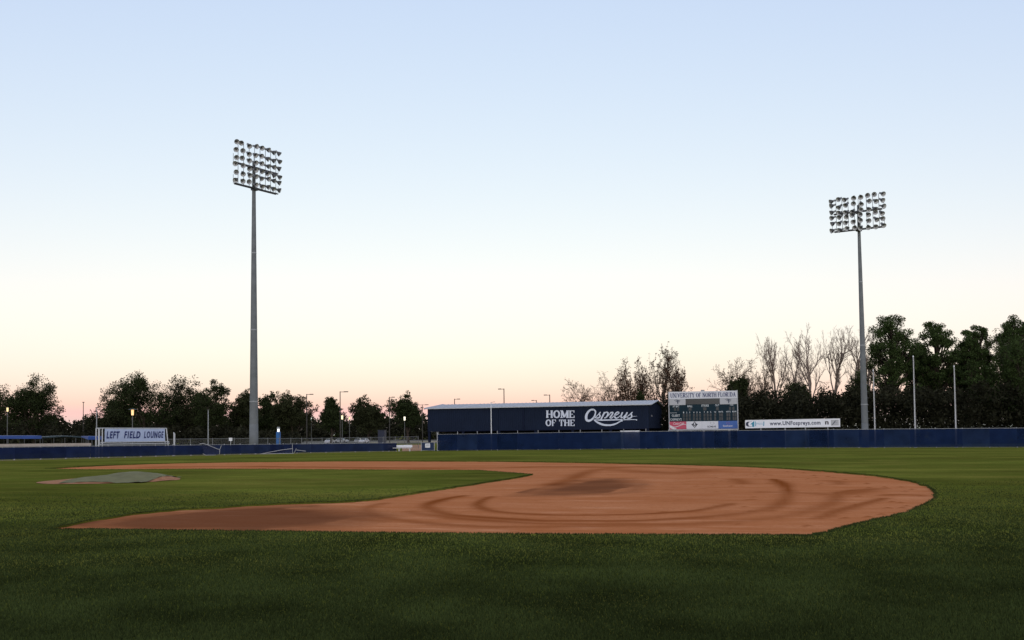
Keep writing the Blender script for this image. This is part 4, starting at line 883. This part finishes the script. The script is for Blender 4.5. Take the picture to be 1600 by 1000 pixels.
# ================================================================== trees
def grow(rg, levels, nkid, spread, ratio, lift, jit, trunk_len=.32, r0=.035, start=.35, seglen=3, curl=.12):
    """a unit tree as tapered segments; returns segments (p0, p1, r0, r1, level) and the tips"""
    segs, tips = [], []
    def rec(p, d, L, r, lv):
        n_ = seglen if lv else seglen+1; pts_ = [p]; q = p; dd = d
        for i in range(n_):
            dd = unit(dd+rg.normal(0, jit, 3)+np.array([0, 0, lift*.25])); q = q+dd*L/n_; pts_.append(q)
        for i in range(n_): segs.append((pts_[i], pts_[i+1], r*(1-.45*i/n_), r*(1-.45*(i+1)/n_), lv))
        if lv == levels: tips.append(pts_[-1]); return
        for k in range(nkid[lv]):
            t = start+(1-start)*(k+rg.random())/nkid[lv] if lv else start+(1-start)*(k+.5)/nkid[lv]
            i = min(int(t*n_), n_-1); b = pts_[i]+(pts_[i+1]-pts_[i])*(t*n_-i)
            az = 2.4*k+rg.random()*1.2; base = unit(pts_[i+1]-pts_[i]); o1 = np.cross(base, [0, 0, 1.]) if abs(base[2]) < .95 else np.array([1., 0, 0]); o1 = unit(o1); o2 = np.cross(base, o1)
            sp = spread*(.75+.5*rg.random()); nd = base*math.cos(sp)+(o1*math.cos(az)+o2*math.sin(az))*math.sin(sp); nd = unit(nd+np.array([0, 0, lift]))
            rec(b, nd, L*ratio*(.7+.55*rg.random())*(1.15-.45*t if lv == 0 else 1), r*(1-.45*t)*.62, lv+1)
        if lv: tips.append(pts_[-1])
    rec(np.zeros(3), np.array([0, 0, 1.]), trunk_len, r0, 0); return segs, np.array(tips)
def seg_mesh(P0, P1, R0, R1, n=4):
    d = P1-P0; L = np.linalg.norm(d, axis=1, keepdims=True)+1e-9; d = d/L
    t = np.where(np.abs(d[:, :1]) < .9, np.array([[1., 0, 0]]), np.array([[0, 1., 0]])); u = np.cross(d, t); u /= np.linalg.norm(u, axis=1, keepdims=True); w = np.cross(d, u)
    v = []
    for P_, R_ in ((P0, R0), (P1, R1)):
        for k in range(n): a = 2*math.pi*k/n; v.append(P_+(u*math.cos(a)+w*math.sin(a))*R_[:, None])
    v = np.stack(v, 1); m = len(P0); base = np.arange(m)[:, None, None]*2*n
    f = np.array([(k, (k+1) % n, n+(k+1) % n, n+k) for k in range(n)])[None]+base
    return v.reshape(-1, 3), f.reshape(-1, 4)
def leaf_mesh(centers, rad, per, size, rg, flat=.75):
    c = np.repeat(centers, per, 0); n_ = len(c); d = rg.normal(size=(n_, 3)); d /= np.linalg.norm(d, axis=1, keepdims=True)
    p = c+d*(rad*rg.random(n_)**.45)[:, None]*np.array([1, 1, flat])
    a = rg.normal(size=(n_, 3)); a /= np.linalg.norm(a, axis=1, keepdims=True); b = np.cross(a, rg.normal(size=(n_, 3))); b /= np.linalg.norm(b, axis=1, keepdims=True)
    s_ = size*(.55+.9*rg.random(n_))[:, None]
    v = np.stack([p-a*s_, p-b*s_*.45, p+a*s_, p+b*s_*.45], 1); return v.reshape(-1, 3), np.arange(4*n_).reshape(-1, 4)
M_BARK = mat('bark', (.055, .042, .032), .9, .25, 3, bump=.4, bscale=15, spec=.1)
M_BARE = mat('bare_bark', (.125, .085, .062), .9, .25, 3, spec=.1)
M_BARE2 = mat('pale_bark', (.27, .205, .17), .9, .2, 3, spec=.1)
M_OAK = mat('oak_leaf', (.036, .040, .018), .85, .35, .35, spec=.03, island=.5, trans=.15)
M_OAK2 = mat('oak_leaf_green', (.030, .039, .015), .85, .35, .35, spec=.03, island=.5, trans=.15)
M_PINE = mat('pine_needle', (.046, .068, .022), .85, .4, .3, spec=.03, island=.5, trans=.15)
M_RUST = mat('rust_leaf', (.125, .072, .045), .8, .3, .5, spec=.1, island=.5, trans=.25)
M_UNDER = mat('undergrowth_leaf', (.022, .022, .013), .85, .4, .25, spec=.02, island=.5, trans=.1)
def place_tree(name, label, px, pytop, d, wpx, kind, seed, group, lowpx=None, leafm=None):
    rg = np.random.default_rng(seed); q = foot(px, d); Ht = height(px, pytop, d)-q[2]; Wt = wpx*d/F
    if kind == 'oak': segs, tips = grow(rg, 4, (8, 5, 4, 3), .75, .60, .16, .16, trunk_len=.40, r0=.030, start=.30)
    elif kind == 'pine':
        n_ = 120; a = rg.normal(size=(n_, 3)); a /= np.linalg.norm(a, axis=1, keepdims=True); a *= (.45+.5*rg.random(n_)**.6)[:, None]
        tips = np.stack([a[:, 0]*.5, a[:, 1]*.5, .68+a[:, 2]*.30], 1); lo_n = 14
        low = np.stack([rg.normal(0, .2, lo_n), rg.normal(0, .2, lo_n), .25+.3*rg.random(lo_n)], 1); tips = np.concatenate([tips, low])
        segs = []; zs = np.linspace(0, .92, 9); tr = [np.array([.02*math.sin(3*z+seed), .02*math.cos(4*z+seed), z]) for z in zs]
        for i in range(8): segs.append((tr[i], tr[i+1], .018*(1-.09*i), .018*(1-.09*(i+1)), 0))
        for tp in tips:
            z = max(.15, tp[2]-.10-.12*rg.random()); k_ = np.array([np.interp(z, zs, [q_[0] for q_ in tr]), np.interp(z, zs, [q_[1] for q_ in tr]), z]); md = k_*.45+tp*.55+rg.normal(0, .015, 3)-np.array([0, 0, .015])
            segs.append((k_, md, .006, .004, 1)); segs.append((md, tp, .004, .002, 1))
    elif kind == 'bare': segs, tips = grow(rg, 4, (9, 6, 5, 4), .70, .46, .10, .15, trunk_len=.78, r0=.015, start=.40)
    elif kind == 'twig': segs, tips = grow(rg, 4, (10, 6, 5, 4), .85, .50, .10, .17, trunk_len=.62, r0=.014, start=.25)
    else: segs, tips = grow(rg, 4, (14, 6, 4, 3), .78, .50, .08, .17, trunk_len=.68, r0=.013, start=.12)
    P0 = np.array([s_[0] for s_ in segs]); P1 = np.array([s_[1] for s_ in segs]); R0 = np.array([s_[2] for s_ in segs]); R1 = np.array([s_[3] for s_ in segs])
    hi = np.percentile(P1[:, 2], 99.6); hw = np.percentile(np.hypot(P1[:, 0], P1[:, 1]), 97 if kind == 'oak' else 92)
    rad_c = Wt*.07 if kind == 'oak' else Wt*.06
    leafy = kind in ('oak', 'pine', 'rust')
    sz = (Ht-(rad_c*.6 if leafy else 0))/hi; sx_ = (Wt/2-(rad_c*.7 if leafy else 0))/hw
    if kind == 'pine': sz = Ht/.99; sx_ = Wt*.86
    S_ = np.array([sx_, sx_, sz]); P0 = P0*S_; P1 = P1*S_; tips = tips*S_; rs = Ht
    mn = {'oak': .02, 'twig': .021, 'bare': .018}.get(kind, .018); R0 = np.maximum(R0*rs, mn); R1 = np.maximum(R1*rs, mn*.8)
    v, f = seg_mesh(P0, P1, R0, R1, 4 if kind in ('oak', 'pine') else 3)
    t_ = thing(name, q, label, 'tree', group)
    bark = M_BARK if leafy else (M_BARE2 if kind == 'bare' else M_BARE)
    link('trunk', fast_mesh('trunk', v, f), bark, t_)
    if leafy:
        if kind == 'oak':
            n_ = 150; a = rg.normal(size=(n_, 3)); a /= np.linalg.norm(a, axis=1, keepdims=True); a *= (.2+.5*rg.random(n_))[:, None]; a[:, 2] -= .25*rg.random(n_)
            ex_ = np.stack([a[:, 0]*Wt*.5, a[:, 1]*Wt*.5, Ht*.56+a[:, 2]*Ht*.40], 1); C_ = np.concatenate([tips, ex_])
            lv, lf = leaf_mesh(C_, rad_c, 25, .00085*d, rg)
        elif kind == 'pine':
            lv, lf = leaf_mesh(tips, Wt*.105, 195, .0009*d, rg, .72)
        else: lv, lf = leaf_mesh(tips, Wt*.035, 3, .13, rg)
        lv[:, 2] = np.maximum(lv[:, 2], .4)
        link('crown', fast_mesh('crown', lv, lf), leafm or (M_OAK if kind == 'oak' else M_PINE if kind == 'pine' else M_RUST), t_)
    elif kind == 'twig':
        lv, lf = leaf_mesh(tips[rg.random(len(tips)) > .45], Wt*.02, 1, .11, rg); link('crown', fast_mesh('crown', lv, lf), M_RUST, t_)
    return t_
GO = 'dark oaks left of the building'
for i, (px, pt, dd, wp, lab) in enumerate((
    (-22, 592, 185, 95, 'oak cut off by the left edge of the picture'), (58, 588, 175, 108, 'dark oak at the far left, above the bright blue canopy'),
    (172, 607, 190, 86, 'lowest oak at the left end of the big clump'), (226, 583, 178, 112, 'tallest oak of the big clump, above the pale blue banner'),
    (283, 590, 184, 100, 'broad oak of the big clump, right of the tallest one'), (326, 596, 176, 72, 'oak at the right end of the big clump'),
    (376, 611, 196, 58, 'oak partly behind the left light tower'), (418, 616, 215, 62, 'low oak just right of the left light tower'), (452, 613, 205, 74, 'rounded oak left of the dark area lamps'),
    (517, 621.5, 285, 50, 'small rounded oak behind the bright yellow lantern'), (575, 621, 300, 62, 'twin-trunked oak midway to the building'), (638, 616.5, 290, 60, 'oak nearest the left end of the building'))):
    place_tree('oak_tree', lab, px, pt, dd, wp, 'oak', 100+i, GO, leafm=(M_OAK, M_OAK2)[i % 2])
GB = 'leafless trees beyond the outfield'
for i, (px, pt, dd, wp, kd, lab) in enumerate((
    (906, 594, 190, 74, 'twig', 'small bare tree over the roof, above the script word'), (940, 582, 188, 84, 'twig', 'bare tree with curved branches over the right half of the roof'),
    (972, 563, 182, 66, 'rust', 'rusty leaved tree over the roof, left of the tallest rusty one'), (1000, 560, 190, 46, 'rust', 'slim rusty tree squeezed between two larger rusty trees'), (1030, 542, 180, 64, 'rust', 'tallest rusty tree, above the gable end'), (1056, 550, 184, 52, 'rust', 'rusty tree rising behind the left edge of the scoreboard'),
    (1138, 562, 180, 84, 'twig', 'bushy bare tree just right of the scoreboard top'), (1166, 565, 176, 66, 'twig', 'bushy bare tree above the left part of the white board'), (1190, 574, 182, 46, 'twig', 'low bare tree before the tall pale ones'),
    (1216, 526, 186, 62, 'bare', 'leftmost of the tall pale bare trees'), (1243, 531, 190, 52, 'bare', 'slender pale bare tree, second of the tall ones'), (1276, 506, 180, 84, 'bare', 'tallest pale bare tree, above the white board'), (1306, 514, 186, 70, 'bare', 'pale bare tree right of the tallest one'), (1331, 508, 178, 66, 'bare', 'pale bare tree just left of the right light tower'), (1352, 515, 188, 44, 'bare', 'pale bare tree behind the right light tower'))):
    place_tree('bare_tree' if kd != 'rust' else 'rusty_tree', lab, px, pt, dd, wp, kd, 200+i, GB)
GP = 'tall evergreen pines at right'
for i, (px, pt, dd, wp, lab) in enumerate((
    (1396, 487, 172, 92, 'tallest rounded pine, right of the right light tower'), (1466, 496, 176, 84, 'rounded pine between the middle and right flagpoles'), (1529, 502, 180, 66, 'pine right of the farthest right flagpole'),
    (1592, 487, 174, 78, 'tall pine at the right edge of the picture'), (1440, 540, 186, 60, 'lower pine filling the gap behind the middle flagpole'), (1502, 548, 184, 60, 'lower pine behind the farthest right flagpole'), (1628, 500, 176, 84, 'pine cut off by the right edge of the picture'))):
    place_tree('pine_tree', lab, px, pt, dd, wp, 'pine', 300+i, GP)
for i, (px, pt, dd, wp, lab) in enumerate(((1588, 524, 158, 110, 'big leafy green tree at the right edge, before the pines'), (1548, 566, 160, 70, 'leafy green tree left of the big one at right edge'), (1345, 585, 165, 60, 'dark evergreen tree at the foot of the right light tower'), (1155, 590, 168, 46, 'dark evergreen tree behind the left part of the white board'), (1240, 598, 168, 60, 'dark evergreen tree behind the middle of the white board'), (1005, 612, 172, 40, 'low evergreen peeking over the roof by the gable'))):
    place_tree('broadleaf_tree', lab, px, pt, dd, wp, 'oak', 400+i, 'evergreens among the bare trees', leafm=M_PINE if i < 2 else M_OAK2)
# undergrowth and the far wood line: dense leaf masses nobody could count
def thicket(name, label, x0, x1, d0, d1, ytop, jit, n_, rad, per, size, m, seed):
    rg = np.random.default_rng(seed); C_ = []
    for _ in range(n_):
        px = rg.uniform(x0, x1); d = rg.uniform(d0, d1); q = foot(px, d)
        yt = np.interp(px, [a for a, _b in ytop], [b_ for _a, b_ in ytop])+jit*math.sin(px*.13)+jit*.7*math.sin(px*.31+1)
        zt = height(px, yt, d)-rad*.6; z = q[2]+.3+(zt-q[2]-.3)*rg.random()**.8; C_.append((q[0], q[1], z))
    v, f = leaf_mesh(np.array(C_), rad, per, size, rg); v[:, 2] = np.maximum(v[:, 2], -.85)
    tag(link(name, fast_mesh(name, v, f), m), label, kind='stuff')
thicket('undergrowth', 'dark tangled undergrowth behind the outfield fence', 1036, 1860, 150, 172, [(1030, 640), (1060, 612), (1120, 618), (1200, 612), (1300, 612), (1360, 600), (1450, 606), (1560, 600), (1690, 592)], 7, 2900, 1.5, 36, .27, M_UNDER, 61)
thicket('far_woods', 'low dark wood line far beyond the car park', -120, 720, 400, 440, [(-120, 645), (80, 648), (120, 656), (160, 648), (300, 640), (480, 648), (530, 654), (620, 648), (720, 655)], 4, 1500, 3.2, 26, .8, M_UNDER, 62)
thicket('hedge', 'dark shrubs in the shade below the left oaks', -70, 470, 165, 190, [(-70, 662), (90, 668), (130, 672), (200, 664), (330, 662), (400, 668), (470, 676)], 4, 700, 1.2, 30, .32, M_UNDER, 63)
